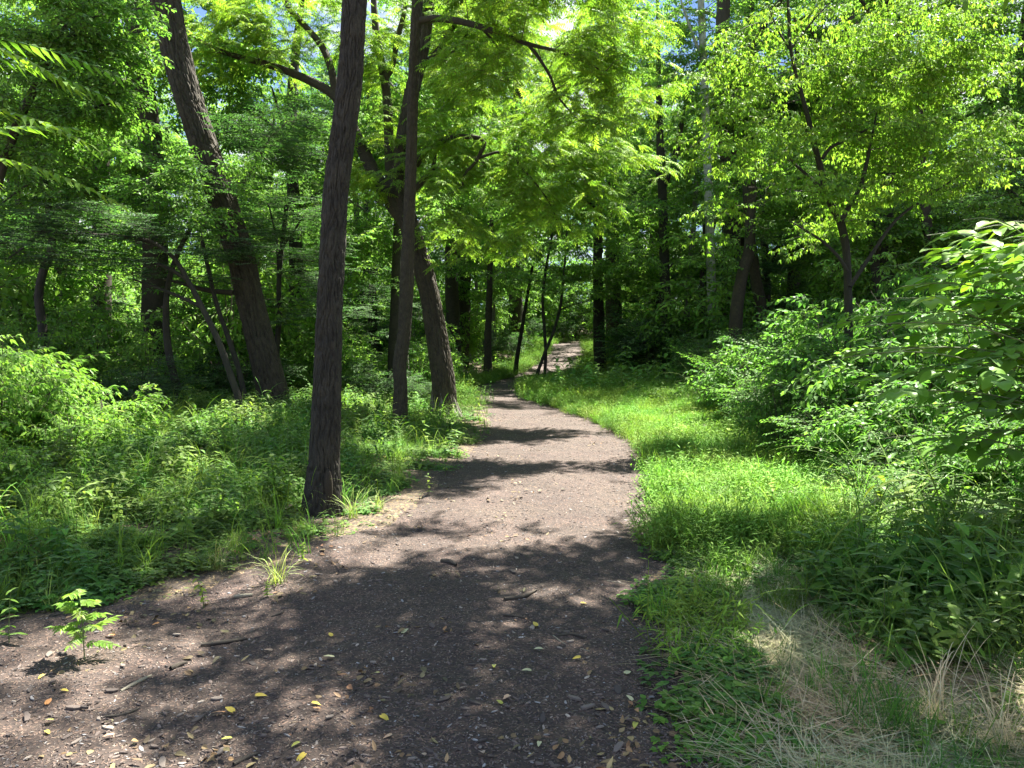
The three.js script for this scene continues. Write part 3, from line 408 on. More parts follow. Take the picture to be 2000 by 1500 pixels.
// T10: trunk behind the heart-leaved shrub; others named for what they stand by
function plainTree(name, label, D, pts, w0, w1, bark, seed, blobs, kind, col, opt = {}) {
  const base = G(P(pts[0], pts[1], D).x, D), t = new Tree(name, label, opt.group || null, base, bark, seed), n = pts.length / 2, rr = [px(w0, D) * 1.25];
  for (let i = 0; i < n; i++) rr.push(px(lerp(w0, w1, i / (n - 1)), D));
  t.limb('trunk', [base.clone().add(V(0, -0.2, 0)), ...PP(D, ...pts)], rr, { seg: 24, step: 0.08, amp: px(w0, D) * 0.07, freq: 18, wob: 0.09, from: 0.5 });
  for (const l of opt.limbs || []) t.limb('branch', PP(D, ...l.slice(1)), [px(l[0], D), px(l[0], D) * 0.7, px(l[0], D) * 0.4], { seg: 8, wob: 0.1, from: 0.2 });
  for (const [x, y, k, rx = 1.1, ry = 0.7] of blobs) t.blob(P(x, y, D + (opt.off || 0)), V(rx, ry, rx), k, opt.k || 9, kind, col, { gate: opt.gate ?? true, ...opt.b });
  return t.done();
}
plainTree('bank_tree', 'brown trunk rising behind the broad heart-leaved shrub', 18, [1830, 640, 1820, 560, 1812, 460, 1803, 360, 1798, 250, 1794, 120], 22, 14, barkBrown, 12, [[1860, 150, 14], [1930, 80, 14], [1950, 220, 14], [1800, 60, 12], [1920, 330, 12], [1980, 130, 12], [1740, 180, 8], [1870, 420, 8]], 'broad', C.maple, { k: 10, b: { s: 1.15 } });
plainTree('crooked_dark_tree', 'thin crooked dark stem rising above the yellow-green bush', 15, [84, 690, 83, 640, 76, 580, 84, 530, 100, 490, 98, 430, 88, 370, 76, 300, 72, 200], 17, 11, barkDark, 13, [[60, 280, 16], [150, 330, 16], [230, 300, 14], [20, 380, 12], [130, 210, 14], [230, 380, 10], [40, 180, 12]], 'broad', C.maple, { k: 10, b: { s: 1.1 }, limbs: [[8, 96, 440, 50, 480, 10, 510], [7, 84, 340, 40, 370, 0, 400]] });
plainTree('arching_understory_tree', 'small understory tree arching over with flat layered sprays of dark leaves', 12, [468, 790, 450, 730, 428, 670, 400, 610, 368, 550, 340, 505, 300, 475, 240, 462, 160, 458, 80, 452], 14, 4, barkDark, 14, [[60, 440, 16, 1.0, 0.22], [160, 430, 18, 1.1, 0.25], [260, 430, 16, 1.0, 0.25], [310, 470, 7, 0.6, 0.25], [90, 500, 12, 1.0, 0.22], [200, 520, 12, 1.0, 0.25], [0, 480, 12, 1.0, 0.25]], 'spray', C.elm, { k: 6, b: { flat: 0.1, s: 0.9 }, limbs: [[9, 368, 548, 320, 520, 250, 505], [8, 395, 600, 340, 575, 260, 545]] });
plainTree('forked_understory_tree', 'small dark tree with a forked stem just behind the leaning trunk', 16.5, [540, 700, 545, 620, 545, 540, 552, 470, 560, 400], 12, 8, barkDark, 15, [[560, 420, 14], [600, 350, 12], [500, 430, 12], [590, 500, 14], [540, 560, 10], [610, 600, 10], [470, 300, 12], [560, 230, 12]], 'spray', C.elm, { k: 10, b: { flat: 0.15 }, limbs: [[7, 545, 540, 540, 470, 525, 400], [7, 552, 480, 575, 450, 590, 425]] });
plainTree('snapped_stem_tree', 'short reddish stem in deep shade with dead stalks round its foot', 13, [356, 800, 342, 740, 330, 690, 324, 620, 328, 560, 345, 500, 375, 440], 16, 8, barkDark, 16, [[380, 400, 10], [300, 350, 12], [430, 350, 8]], 'broad', C.maple, { k: 9 });
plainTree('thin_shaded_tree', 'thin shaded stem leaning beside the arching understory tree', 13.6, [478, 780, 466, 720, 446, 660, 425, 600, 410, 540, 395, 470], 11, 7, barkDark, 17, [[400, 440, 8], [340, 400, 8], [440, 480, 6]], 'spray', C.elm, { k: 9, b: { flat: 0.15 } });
plainTree('hidden_dark_tree', 'straight dark trunk mostly hidden behind the slender kinked trunk', 19, [768, 740, 770, 660, 773, 560, 776, 470, 778, 380], 22, 16, barkDark, 18, [[720, 470, 10], [690, 420, 10], [830, 430, 8], [700, 540, 10]], 'broad', C.far, { k: 9, b: { s: 1.15 } });
plainTree('distant_slim_tree', 'slim trunk in the undergrowth past the outside of the path bend', 31, [952, 725, 953, 660, 955, 600, 957, 520, 960, 430], 15, 8, barkBrown, 19, [[960, 430, 14, 1.8, 1.2], [900, 470, 12, 1.6, 1], [1010, 380, 12, 1.8, 1.2], [930, 540, 10, 1.5, .9]], 'broad', C.far, { k: 9, gate: false, b: { s: 1.35 } });
plainTree('tilted_pole_tree', 'very thin tilted stem past the outside of the path bend', 33, [1008, 715, 1018, 650, 1028, 590, 1040, 520], 8, 5, barkDark, 20, [[1040, 510, 10, 1.5, 1], [1000, 560, 8, 1.5, .9]], 'broad', C.far, { k: 9, gate: false, b: { s: 1.35 } });
plainTree('thin_bent_tree', 'thin bent stem close beside the pale grey trunk', 25.5, [1370, 690, 1374, 600, 1371, 540, 1376, 480, 1372, 400], 9, 6, barkDark, 22, [[1350, 480, 8, 1.4, .9], [1390, 520, 8, 1.3, .9]], 'broad', C.far, { k: 9, gate: false, b: { s: 1.25 } });
plainTree('grey_slim_tree', 'slim grey trunk between the dark straight trunk and the pale one', 27, [1338, 690, 1342, 600, 1348, 520, 1356, 420, 1360, 330], 13, 9, barkGrey, 23, [[1340, 350, 10, 1.5, 1], [1300, 540, 8, 1.5, .9]], 'broad', C.far, { k: 9, gate: false, b: { s: 1.25 } });
plainTree('bent_shaded_tree', 'bent shaded trunk seen through the leaves of the spreading young tree', 19, [1720, 640, 1712, 560, 1706, 480, 1700, 410, 1690, 350], 20, 13, barkDark, 24, [[1690, 430, 10], [1760, 440, 10], [1620, 450, 10], [1720, 340, 10]], 'broad', C.maple, { k: 9, b: { s: 1.1 } });
plainTree('leafy_bank_tree', 'leafy tree leaning out from the edge of the thicket behind the yellow-green bush', 11, [-60, 700, -40, 560, -20, 420, 20, 280, 80, 150, 150, 60], 24, 12, barkBrown, 25, [[120, 60, 16, .8, .5], [190, 40, 18, .7, .5], [235, 130, 16, .4, .5], [60, 130, 16, .8, .5], [170, 190, 16, .8, .5], [230, 220, 14, .45, .5], [40, 240, 12, .7, .5], [20, 20, 12, .8, .5], [120, 280, 12, .7, .5]], 'broad', C.maple, { k: 9, limbs: [[10, 70, 160, 130, 50, 200, 30], [8, 30, 250, 110, 230, 220, 200]] });

// unseen trees added outside the frame so their crowns shade path and verge
function shadeTree(x, d, h, label, blobs, seed, kind = 'broad', col = C.maple) {
  const base = G(x, d), t = new Tree('added_shade_tree', label, 'unseen trees added to shade the mulch path', base, barkBrown, seed);
  t.limb('trunk', [base.clone().add(V(0, -0.2, 0)), V(x + 0.1, h * 0.4, -d), V(x, h * 0.75, -d + 0.1), V(x + 0.1, h, -d)], [0.24, 0.2, 0.15, 0.07], { seg: 20, step: 0.12, amp: 0.01, freq: 16, from: 0.5 });
  for (const [bx, by, bd, rx, ry, rd, n, k = 12] of blobs) t.blob(V(bx, by, -bd), V(rx, ry, rd), n, k, kind, col, { s: 1.15 });
  return t.done();
}
shadeTree(6.2, 5.2, 8, 'unseen leafy tree added on the bank to shade the dry grass and the near path', [[4.4, 7.4, 6.9, 1.9, 0.7, 1.4, 60], [2.6, 7.2, 7.2, 2.0, 0.7, 1.9, 105], [3.0, 7.6, 9.4, 1.8, 0.7, 0.9, 26]], 61);
shadeTree(-3.9, 3.2, 9, 'unseen leafy tree added beside the bare ground to shade the low weeds', [[0.9, 8.6, 8.7, 1.6, 0.7, 1.2, 36], [-0.6, 8.8, 7.2, 1.8, 0.7, 1.0, 26]], 62);

const MARKS = [['the leaning brown trunk', -4.3, 14], ['the upright furrowed trunk', -1.7, 7], ['the forked tree', -1.4, 15.5], ['the crooked dark stem', -9.3, 15], ['the twin-stemmed sapling', 1.1, 28.5], ['the dark straight trunk', 5.3, 26], ['the pale grey trunk', 6.7, 25], ['the two leaning trunks', 6.6, 21.5], ['the spreading young tree', 5.3, 12], ['the heart-leaved shrub', 3.9, 4.7], ['the bright verge', 2.2, 10], ['the crest of the path', 3.5, 52], ['the outside of the far bend', -2, 27], ['the yellow-green bushes', -5.8, 8.2]];
function nearMark(x, d) { let b = null, q = 1e9; for (const [n, mx, md] of MARKS) { const w = Math.hypot(x - mx, (d - md) * 0.8); if (w < q) { q = w; b = n; } } return b; }
// ---------------------------------------------------------------- woodland behind
function protoTree(name, seed, h, bark, kind, col, s, r0) {
  const base = V(0, 0, 0), t = new Tree(name, '', 'woodland trees behind the undergrowth', base, bark, seed), r = RNG(seed * 3);
  t.limb('trunk', [V(0, -0.3, 0), V(R(r, -0.2, 0.2), h * 0.3, R(r, -0.2, 0.2)), V(R(r, -0.5, 0.5), h * 0.6, R(r, -0.4, 0.4)), V(R(r, -0.6, 0.6), h * 0.95, 0)], [r0 * 1.3, r0, r0 * 0.75, r0 * 0.25], { seg: 16, step: 0.25, amp: r0 * 0.08, freq: 14, wob: 0.08, from: 0.2 });
  for (let i = 0; i < 5; i++) { const y0 = h * R(r, 0.3, 0.75), a = r() * 6.28, l = R(r, 1.5, 3); t.limb('limb', [V(0, y0, 0), V(Math.cos(a) * l * 0.5, y0 + l * 0.45, Math.sin(a) * l * 0.5), V(Math.cos(a) * l, y0 + l * 0.7, Math.sin(a) * l)], [r0 * 0.4, r0 * 0.28, r0 * 0.1], { seg: 8, step: 0.3, from: 0.3 }); }
  for (let i = 0; i < 15; i++) { const a = r() * 6.28, q = Math.sqrt(r()) * h * 0.24, y = h * R(r, 0.16, 1.0); t.blob(V(Math.cos(a) * q * (1.1 - 0.5 * y / h), y, Math.sin(a) * q * (1.1 - 0.5 * y / h)), V(1.6, 0.9, 1.6), 14, 9, kind, col, { gate: false, s: s * 0.8 }); }
  return t.done().g;
}
const protos = [protoTree('woodland_tree', 71, 12, barkDark, 'broad', C.far, 1.6, 0.18), protoTree('woodland_tree', 72, 15, barkBrown, 'broad', C.maple, 1.7, 0.24), protoTree('woodland_tree', 73, 10, barkGrey, 'lance', C.far, 1.7, 0.13), protoTree('woodland_tree', 74, 13, barkDark, 'spray', C.elm, 1.6, 0.17)];
const woodLab = ['broad-leaved woodland tree of middling height', 'tall broad-leaved woodland tree with brown trunk', 'slim grey-stemmed woodland tree with drooping leaves', 'dark-stemmed woodland tree with flat layered sprays'];
{
  const r = RNG(77), spots = [], first = [1, 1, 1, 1], TALL = [[-2.4, 34.5], [5.2, 38], [8.4, 29.5], [10.2, 34], [12.6, 29], [0.2, 52], [16.5, 33], [0.3, 44]];
  const add = (x, d, k) => { if (offPath(x, d) < 1.6 || (x / d > -0.47 && x / d < -0.38)) return; if (spots.some((s) => Math.hypot(s[0] - x, s[1] - d) < 2.2)) return; spots.push([x, d, k]); };
  for (const [x, d] of [[-9, 19], [-6, 21], [-3.2, 22], [-12, 22], [-15, 25], [-5, 27], [6, 31], [9, 27], [12, 24], [10, 20], [14.5, 21], [7, 36], [-2.5, 33], [-1, 40], [1, 46], [8, 44], [17, 26], [-18, 28], [12, 32], [15, 18], [13, 15.5], [-13, 17]]) add(x, d, Math.floor(r() * 4));
  for (const [x, d] of TALL) spots.push([x, d, 1]);
  for (let i = 0; i < 400 && spots.length < 72; i++) { const d = R(r, 30, 62), x = R(r, -0.85, 0.85) * d; add(x, d, Math.floor(r() * 4)); }
  for (const [x, d, k] of spots) {
    const o = first[k] ? protos[k] : copyOf(protos[k]); first[k] = 0; const big = TALL.some((q) => q[0] === x && q[1] === d);
    o.userData = { label: `${big ? 'very tall broad-leaved woodland tree with brown trunk' : woodLab[k]}, behind ${nearMark(x, d)}`, category: 'tree', group: 'woodland trees behind the undergrowth' };
    o.position.copy(G(x, d)); o.rotation.y = r() * 6.28; o.scale.setScalar(big ? 1.45 : R(r, 0.8, 1.2));
  }
}
{ // the wood beyond, one mass of leaves
  const r = RNG(80), s = new Scatter(SP.broad, 81);
  for (let i = 0; i < 44000; i++) { const d = R(r, 54, 84), x = R(r, -1, 1) * d * 0.95, low = r() < 0.35, y = H(x, d) + (low ? r() * 6 : Math.pow(r(), 0.9) * 22); if ((d < 60 && offPath(x, d) < 1) || (!low && N3(x * 0.09, y * 0.13, d * 0.09) < -0.42)) continue; s.add(place(V(x, y, -d), dirOf(r() * 6.28, R(r, -0.4, 0.2)), V(R(r, -0.5, 0.5), 1, R(r, -0.5, 0.5)), R(r, 2.2, 3.6)), mixc(r, C.far[0], C.far[1], 0.2)); }
  const g = new THREE.Group(); g.name = 'distant_woodland'; tag(g, 'mass of distant sunlit trees closing the view beyond the wood', 'woodland', null, 'stuff'); scene.add(g); s.build('foliage', leafMat, g);
}

// ---------------------------------------------------------------- shrubs
function protoShrub(name, seed, h, w, kind, col, s, n, k, flat = 0.3) {
  const g = thing(name, '', 'shrub', null, V(0, 0, 0)), r = RNG(seed), sc = new Scatter(SP[kind], seed + 1);
  for (let i = 0; i < n; i++) {
    const a = r() * 6.28, q = Math.sqrt(r()) * w, y = h * (1 - 0.45 * (q / w) ** 2) * R(r, 0.7, 1.05), T = V(Math.cos(a) * q, y, Math.sin(a) * q), M = V(T.x * 0.35, y * 0.7, T.z * 0.35), S = V(T.x * 0.12, -0.03, T.z * 0.12), at = (t) => S.clone().multiplyScalar((1 - t) * (1 - t)).addScaledVector(M, 2 * t * (1 - t)).addScaledVector(T, t * t);
    part('stem', thinTube([0, 0.25, 0.5, 0.75, 1].map(at), 0.010, 0.003, 4), twigMat, g);
    for (let j = 0; j < k; j++) { const t = R(r, 0.25, 1), p = at(t), tg = Math.atan2(T.z, T.x) + R(r, -1.8, 1.8); sc.add(place(p.add(V(R(r, -0.08, 0.08), R(r, -0.05, 0.05), R(r, -0.08, 0.08))), dirOf(tg, R(r, -0.5, 0.45)), V(R(r, -1, 1) * flat, 1, R(r, -1, 1) * flat), s * R(r, 0.7, 1.2)), mixc(r, col[0], col[1], 0.18)); }
  }
  sc.build('foliage', leafMat, g); return g;
}
const SH = [
  protoShrub('thicket_shrub', 901, 1.3, 0.9, 'broad', C.shrub, 0.95, 18, 14), protoShrub('thicket_shrub', 902, 0.9, 0.75, 'spray', C.shrub, 0.85, 18, 10), protoShrub('thicket_shrub', 903, 1.7, 1.0, 'lance', C.shrub, 1.0, 20, 13),
  protoShrub('sunlit_bush', 904, 1.25, 0.85, 'lance', C.sunlitLeaf, 0.95, 20, 12), protoShrub('sunlit_bush', 905, 0.8, 0.65, 'broad', C.sunlitLeaf, 0.8, 16, 12), protoShrub('understory_bush', 906, 2.3, 1.3, 'broad', C.far, 1.25, 24, 14), protoShrub('understory_bush', 907, 1.6, 1.2, 'spray', C.elm, 1.2, 22, 11)];  // bushes of the sunny spot: sunlight put into their brighter leaf colour
const shFirst = SH.map(() => 1), srnd = RNG(910);
function shrub(k, x, d, s, label, group, sy = 1) { const o = shFirst[k] ? SH[k] : copyOf(SH[k]); shFirst[k] = 0; o.userData = { label, category: 'shrub', group }; o.position.copy(G(x, d)); o.rotation.y = srnd() * 6.28; o.scale.set(s, s * sy, s); return o; }
const gThick = 'shrubs of the thicket beside the grass verge', gLeft = 'bushes under the trees by the leaning trunk', gSun = 'yellow-green bushes beside the weeds', gFar = 'bushes lining the far path';
const thickLab = ['broad-leaved green shrub in the thicket', 'low shrub with flat leaf sprays in the thicket', 'tall shrub with drooping leaves in the thicket'];
for (const [k, x, d, s] of [[0, 3.2, 7.2, 0.75], [1, 3.0, 8.6, 0.9], [0, 3.9, 8.6, 1.0], [2, 4.8, 8.2, 0.95], [1, 3.6, 10, 0.95], [0, 4.4, 10.4, 1.05], [2, 5.5, 10, 1.0], [1, 4.0, 12, 1.0], [0, 4.9, 12.4, 1.1], [2, 6.2, 12, 1.1], [1, 4.6, 14, 1.1], [0, 5.6, 14.4, 1.15], [2, 7.2, 14, 1.2], [1, 5.0, 16.5, 1.1], [0, 6.2, 16.5, 1.2], [2, 8.2, 16.5, 1.2], [0, 4.6, 6.8, 0.85], [2, 5.8, 7.6, 1.0], [1, 5.4, 18.6, 1.2], [0, 7, 19, 1.3], [2, 9.2, 19, 1.2], [0, 7.0, 9.2, 1.2], [2, 8.0, 11.5, 1.3], [1, 3.7, 6.4, 0.7], [1, 5.0, 21, 1.2], [0, 6.6, 22, 1.2], [2, 3.6, 5.0, 0.6], [0, 4.4, 5.4, 0.8], [1, 2.9, 5.6, 0.6], [0, 3.3, 6.0, 0.55], [1, 2.6, 6.9, 0.6], [0, 2.9, 7.8, 0.7], [2, 2.7, 9.6, 0.6], [1, 3.1, 11.2, 0.8], [0, 3.4, 13, 0.8], [1, 3.6, 15, 0.9], [1, 3.3, 4.3, 0.55], [0, 3.9, 6.0, 0.8]]) shrub(k, x + (d > 6.2 ? (x < 4.3 ? 0.75 : 0.35) : 0.15), d, s * (d > 6.5 && x > 3 ? 1.25 : 1.0), thickLab[k] + ' by ' + nearMark(x, d), gThick, d > 8 ? 1.15 : 1);
const midBush = []; { const r = RNG(915); for (let i = 0; i < 500 && midBush.length < 84; i++) { const d = R(r, 17, 54), x = R(r, -0.75, 0.75) * d; if (offPath(x, d) > 2.4 + (d < 27 ? 1.5 : 0)) midBush.push([r() < 0.6 ? 5 : 6, x, d, R(r, 1.1, 1.8)]); } }
for (const [k, x, d, s] of [[5, 7.6, 23, 0.9], [6, 6.0, 24.5, 1], [5, 9.5, 23, 1.1], [6, 12, 20, 1.2], [5, 11.5, 17.5, 1.1], [6, 4.6, 27, 0.8], [5, 6, 29, 1], [5, 4.8, 33, 0.8], [6, 5.8, 36, 1], [5, 6.2, 41, 1], [6, 7.0, 46, 1.1], [5, 6.6, 52, 1.1], [6, 0.6, 50, 1.1], [5, -0.6, 44, 1.1], [6, -0.4, 38, 0.9], [5, -2.4, 35, 1], [6, -3.0, 30, 0.9], [5, -3.2, 27, 0.9], [6, 3.4, 60, 1.3], [5, 1.6, 58, 1.5], [6, 5.4, 64, 1.8], [5, 4.4, 66, 2.2], [6, 7.4, 67, 2], [5, 8.2, 33, 1.2], [5, 10, 29, 1.3], [6, 13, 26, 1.4], ...midBush]) shrub(k, x, d, s, (k === 5 ? 'broad-leaved wood-edge bush near ' : 'wood-edge bush with flat sprays near ') + nearMark(x, d), gFar, 1 + 0.5 * srnd());
for (const [k, x, d, s] of [[6, -3.0, 17, 0.7], [5, -4.4, 17.5, 0.8], [6, -5.6, 15.6, 0.8], [5, -7.2, 15, 0.8], [6, -6.2, 12.5, 0.65], [5, -8.6, 13.5, 0.85], [6, -7.6, 10.8, 0.8], [5, -9.4, 17, 1.1], [6, -6.6, 18.5, 1.0], [5, -2.6, 20.5, 0.8], [6, -3.8, 24, 0.9], [5, -5.4, 22.5, 1], [6, -9, 22, 1.2], [5, -11.5, 19, 1.2], [6, -12, 15, 1.2], [5, -2.4, 24.5, 0.7], [6, -2.2, 17.6, 0.45], [5, -13.5, 23, 1.4]]) shrub(k, x, d, s, (k === 5 ? 'shaded broad-leaved bush growing near ' : 'shaded bush with flat dark sprays growing near ') + nearMark(x, d), gLeft);
for (const [k, x, d, s] of [[3, -5.6, 8.2, 1.1], [3, -6.6, 9.0, 1.35], [4, -4.7, 8.0, 0.8], [4, -5.2, 6.9, 0.8], [3, -6.0, 7.4, 1.1], [4, -5.0, 9.4, 0.9], [4, -4.4, 6.4, 0.55]]) shrub(k, x, d, s, k === 3 ? 'tall sunlit yellow-green bush with drooping leaves beside the weeds' : 'low sunlit yellow-green bush with broad leaves beside the weeds', gSun);

// ---------------------------------------------------------------- heart-leaved shrub
function heartLeaf(L, W, seed) {
  const r = RNG(seed), n = 9, pos = [], idx = [], fold = R(r, 0.18, 0.34), dr = R(r, 0.12, 0.4), tw = R(r, -0.12, 0.12);
  for (let i = 0; i <= n; i++) { const t = i / n, w = W * 0.5 * Math.pow(Math.sin(Math.PI * Math.pow(clamp(t * 0.97 + 0.03, 0, 1), 0.62)), 0.8) * (t === 1 ? 0 : 1), x = t * L, y = -dr * t * t * L; for (let j = -2; j <= 2; j++) { const s = j / 2, back = (1 - t) ** 3 * 0.12 * L * Math.abs(s); pos.push(x - back, y + fold * w * Math.abs(s) * (1.1 - 0.4 * Math.abs(s)) + tw * w * s + 0.012 * L * Math.sin(t * 14) * Math.abs(s), w * s); } }
  for (let i = 0; i < n; i++) for (let j = 0; j < 4; j++) { const a = i * 5 + j; idx.push(a, a + 1, a + 5, a + 1, a + 6, a + 5); }
  const g = new THREE.BufferGeometry(); g.setAttribute('position', new THREE.Float32BufferAttribute(pos, 3)); g.setIndex(idx); g.computeVertexNormals(); return g;
}
const heartGeos = [1, 2, 3, 4].map((s) => heartLeaf(0.125, 0.082, 950 + s));
const heartMats = [[0.13, 0.27, 0.012], [0.17, 0.33, 0.014], [0.21, 0.36, 0.018]].map((c, i) => { const m = new THREE.MeshPhysicalMaterial({ color: rgb(...c), roughness: 1, transmission: 0.52, thickness: 0, side: THREE.DoubleSide, clearcoat: 0.2, clearcoatRoughness: 0.3, specularIntensity: 0.3 }); m.name = 'heart_leaf_' + i; return m; });
{
  const base = G(3.9, 4.7), g = thing('heart_leaved_shrub', 'big shrub with broad heart-shaped bright green leaves on arching canes', 'shrub', null, base), r = RNG(960), sc = new Scatter(heartGeos, 961); let count = 0;
  const canes = [[1690, 590], [1760, 560], [1830, 500], [1900, 450], [1960, 440], [1780, 640], [1850, 590], [1930, 540], [1990, 500], [1720, 690], [1800, 720], [1880, 680], [1960, 640], [1760, 800], [1840, 790], [1930, 760], [2020, 600], [2050, 480], [1650, 780], [1700, 860], [1880, 860], [1990, 800], [2060, 700], [1670, 640], [1740, 520], [1810, 460], [1880, 430], [1950, 470], [1700, 620], [1860, 640], [1980, 560], [1920, 600], [1640, 700]];
  for (const [cx, cy] of canes) {
    const d = R(r, 4.0, 5.1), T = P(cx, cy, d), S = base.clone().add(V(R(r, -0.2, 0.4), 0, R(r, -0.3, 0.3))), M = V(lerp(S.x, T.x, 0.25), Math.max(T.y + 0.25, 1.2), lerp(S.z, T.z, 0.25)), at = (t) => S.clone().multiplyScalar((1 - t) * (1 - t)).addScaledVector(M, 2 * t * (1 - t)).addScaledVector(T, t * t), pp = []; for (let i = 0; i <= 14; i++) pp.push(at(i / 14).sub(base));
    part('cane', thinTube(pp, 0.008, 0.0025, 6), stemMat, g);
    for (let b = 0; b < 4; b++) {                              // side shoots, each a flat row of leaves
      const t0 = b === 0 ? 0.62 : R(r, 0.4, 0.9), o = at(t0), tg = at(Math.min(1, t0 + 0.04)).sub(at(t0 - 0.04)).normalize(), az = Math.atan2(tg.z, tg.x) + (b === 0 ? 0 : R(r, -1, 1)), len = R(r, 0.3, 0.6), dv = dirOf(az, R(r, -0.15, 0.2)), q = (t) => o.clone().addScaledVector(dv, t * len).add(V(0, -0.12 * t * t * len, 0));
      part('shoot', thinTube([0, 0.5, 1].map((t) => q(t).sub(base)), 0.003, 0.0015, 4), stemMat, g);
      const n = 7; for (let i = 0; i < n; i++) {
        const t = 0.15 + 0.85 * i / (n - 1), la = az + (i === n - 1 ? 0 : (i % 2 ? 1 : -1) * R(r, 0.7, 1.15)), m = place(q(t).sub(base), dirOf(la, R(r, -0.4, 0.1)), V(R(r, -0.25, 0.25), 1, R(r, -0.25, 0.25)), R(r, 0.75, 1.2));
        if (count < 290 && cy < 760) { const lf = part('leaf', heartGeos[count % 4], heartMats[Math.floor(r() * 3)], g); lf.applyMatrix4(m); count++; } else sc.add(m, mixc(r, C.knot[0], C.knot[1]));
      }
    }
  }
  const mat = heartMats[1].clone(); mat.color.set(0xffffff); mat.name = 'heart_leaf'; sc.build('foliage', mat, g);
}

// ---------------------------------------------------------------- ground cover
function cover(name, label, cat, kinds, mat, seed, n, area, dens, col, s0, s1, sy = 1) {
  const r = RNG(seed), s = new Scatter(kinds, seed + 1); let k = 0;
  for (let i = 0; i < n * 6 && k < n; i++) { const [x, d] = area(r); if (r() > dens(x, d)) continue; const sc = R(r, s0, s1) * (1 + 0.35 * N2(x * 0.8 - seed, d * 0.8)); s.add(upright(G(x, d).add(V(0, -0.005, 0)), r() * 6.28, sc, sc * sy * R(r, 0.8, 1.2), R(r, -0.2, 0.2), R(r, -0.2, 0.2)), mixc(r, col[0], col[1], 0.18).multiply(rgb(1 + 0.28 * N2(x * 0.7 + seed, d * 0.7), 1 + 0.12 * N2(x * 0.9, d * 0.9 + seed), 1))); k++; }
  const g = new THREE.Group(); g.name = name; tag(g, label, cat, null, 'stuff'); scene.add(g); s.build('plants', mat, g); return g;
}
const wedge = (d0, d1, x0, x1, pow = 1) => (r) => { const d = d0 + (d1 - d0) * Math.pow(r(), pow), w = 0.74 * d + 0.6; return [Math.max(-w, x0) + (Math.min(w, x1) - Math.max(-w, x0)) * r(), d]; };
const patch = (x, d, f, s = 0) => N2(x * f + s, d * f - s) * 0.5 + 0.5;
// verge: fine bright grass and low leaves on the inside of the bend
const vergeD = (x, d) => { const o = offPath(x, d); return x > edgeR(d) - 0.1 && o < 0.5 + 2.4 * sst(d, 3.5, 9) + 0.6 ? (o < 0.15 ? 0.35 : 1) * (o < 0.3 ? 0.03 + 0.97 * sst(d, 5.2, 6.4) : sst(d + 0.7 * N2(x * 1.7, d * 1.7) + 0.5 * Math.max(0, x - 1.6), 5.0, 6.2)) : 0; };
cover('verge_grass', 'bright green fine-leaved grass along the edge of the mulch', 'grass', SP.stilt, grassMat, 1001, 15000, wedge(3.6, 26, 0, 8, 1.5), vergeD, C.verge, 0.9, 1.5);
cover('verge_blades', 'thin green grass blades growing through the verge', 'grass', SP.grass, grassMat, 1002, 5000, wedge(3.2, 27, 0, 9, 1.4), (x, d) => vergeD(x, d) * patch(x, d, 0.9), C.verge, 0.7, 1.25);
cover('far_verge_grass', 'sunlit grass strip along the outside of the far bend', 'grass', SP.stilt, grassMat, 1003, 3500, (r) => [R(r, -4.5, 8), R(r, 18, 56)], (x, d) => { const o = offPath(x, d); return o > -0.1 && o < 1.3 ? 1 : 0; }, C.verge, 1.4, 2.2);
cover('creeping_leaves', 'low creeping leaves at the edge of the mulch by the dry grass', 'ground cover', SP.creeper, leafMat, 1004, 1500, wedge(2.5, 8, 0.3, 2.2), (x, d) => { const o = offPath(x, d); return x > 0 && o > -0.12 && o < 0.32 + 0.25 * sst(d, 4, 6) ? (o < 0.08 ? 0.25 * sst(patch(x, d, 2), 0.4, 0.8) : 0.8) : 0; }, C.herb, 0.6, 1.2);
cover('dry_grass', 'tangle of dry straw-coloured grass beside the path', 'dry grass', SP.straw, strawMat, 1005, 2700, wedge(2.4, 6.6, 0.6, 4.8), (x, d) => { const o = offPath(x, d); return x > 0 && o > 0.12 ? sst(o, 0.06, 0.3) * (1 - sst(d + 0.7 * N2(x * 1.7, d * 1.7) + 0.5 * Math.max(0, x - 1.6), 4.2, 5.5)) : 0; }, [[0.29, 0.26, 0.14], [0.47, 0.43, 0.27]], 0.5, 1.2);
cover('dry_grass_greens', 'small green leaves and blades growing through the dry grass', 'ground cover', [...SP.creeper, ...SP.creeper, ...SP.grass], leafMat, 1006, 2100, wedge(2.4, 6.4, 0.8, 4.2), (x, d) => (offPath(x, d) > 0.25 && x > 0 ? 0.15 + 0.85 * patch(x, d, 1.3, 5) * sst(x, 1, 2.6) : 0), C.herb, 0.5, 1.0);
// floor under the trees on the other side
const leftD = (x, d) => { const o = offPath(x, d); return x < edgeL(d) + 0.05 ? sst(o + 0.9 * (patch(x, d, 1.4) - 0.5), 0.0, 0.7 + 0.9 * (1 - sst(d, 5, 9))) : 0; };
cover('floor_herbs', 'knee-low leafy weeds covering the floor under the trees', 'weeds', SP.herb, leafMat, 1010, 8000, wedge(4.2, 24, -14, 0, 1.3), (x, d) => leftD(x, d) * sst(offPath(x, d) + 0.7 * N2(x * 1.1, d * 1.1), 0.3, 1.5) * sst(patch(x, d, 0.55) + 0.4 * sst(d, 8, 14), 0.2, 0.7), C.herb, 0.6, 1.35);
cover('floor_creepers', 'low three-part leaves covering the soil under the trees', 'ground cover', SP.creeper, leafMat, 1011, 9000, wedge(3.8, 18, -11, 0, 1.5), (x, d) => leftD(x, d) * sst(patch(x, d, 1.1, 3), 0.2, 0.6), C.herb, 0.7, 1.3);
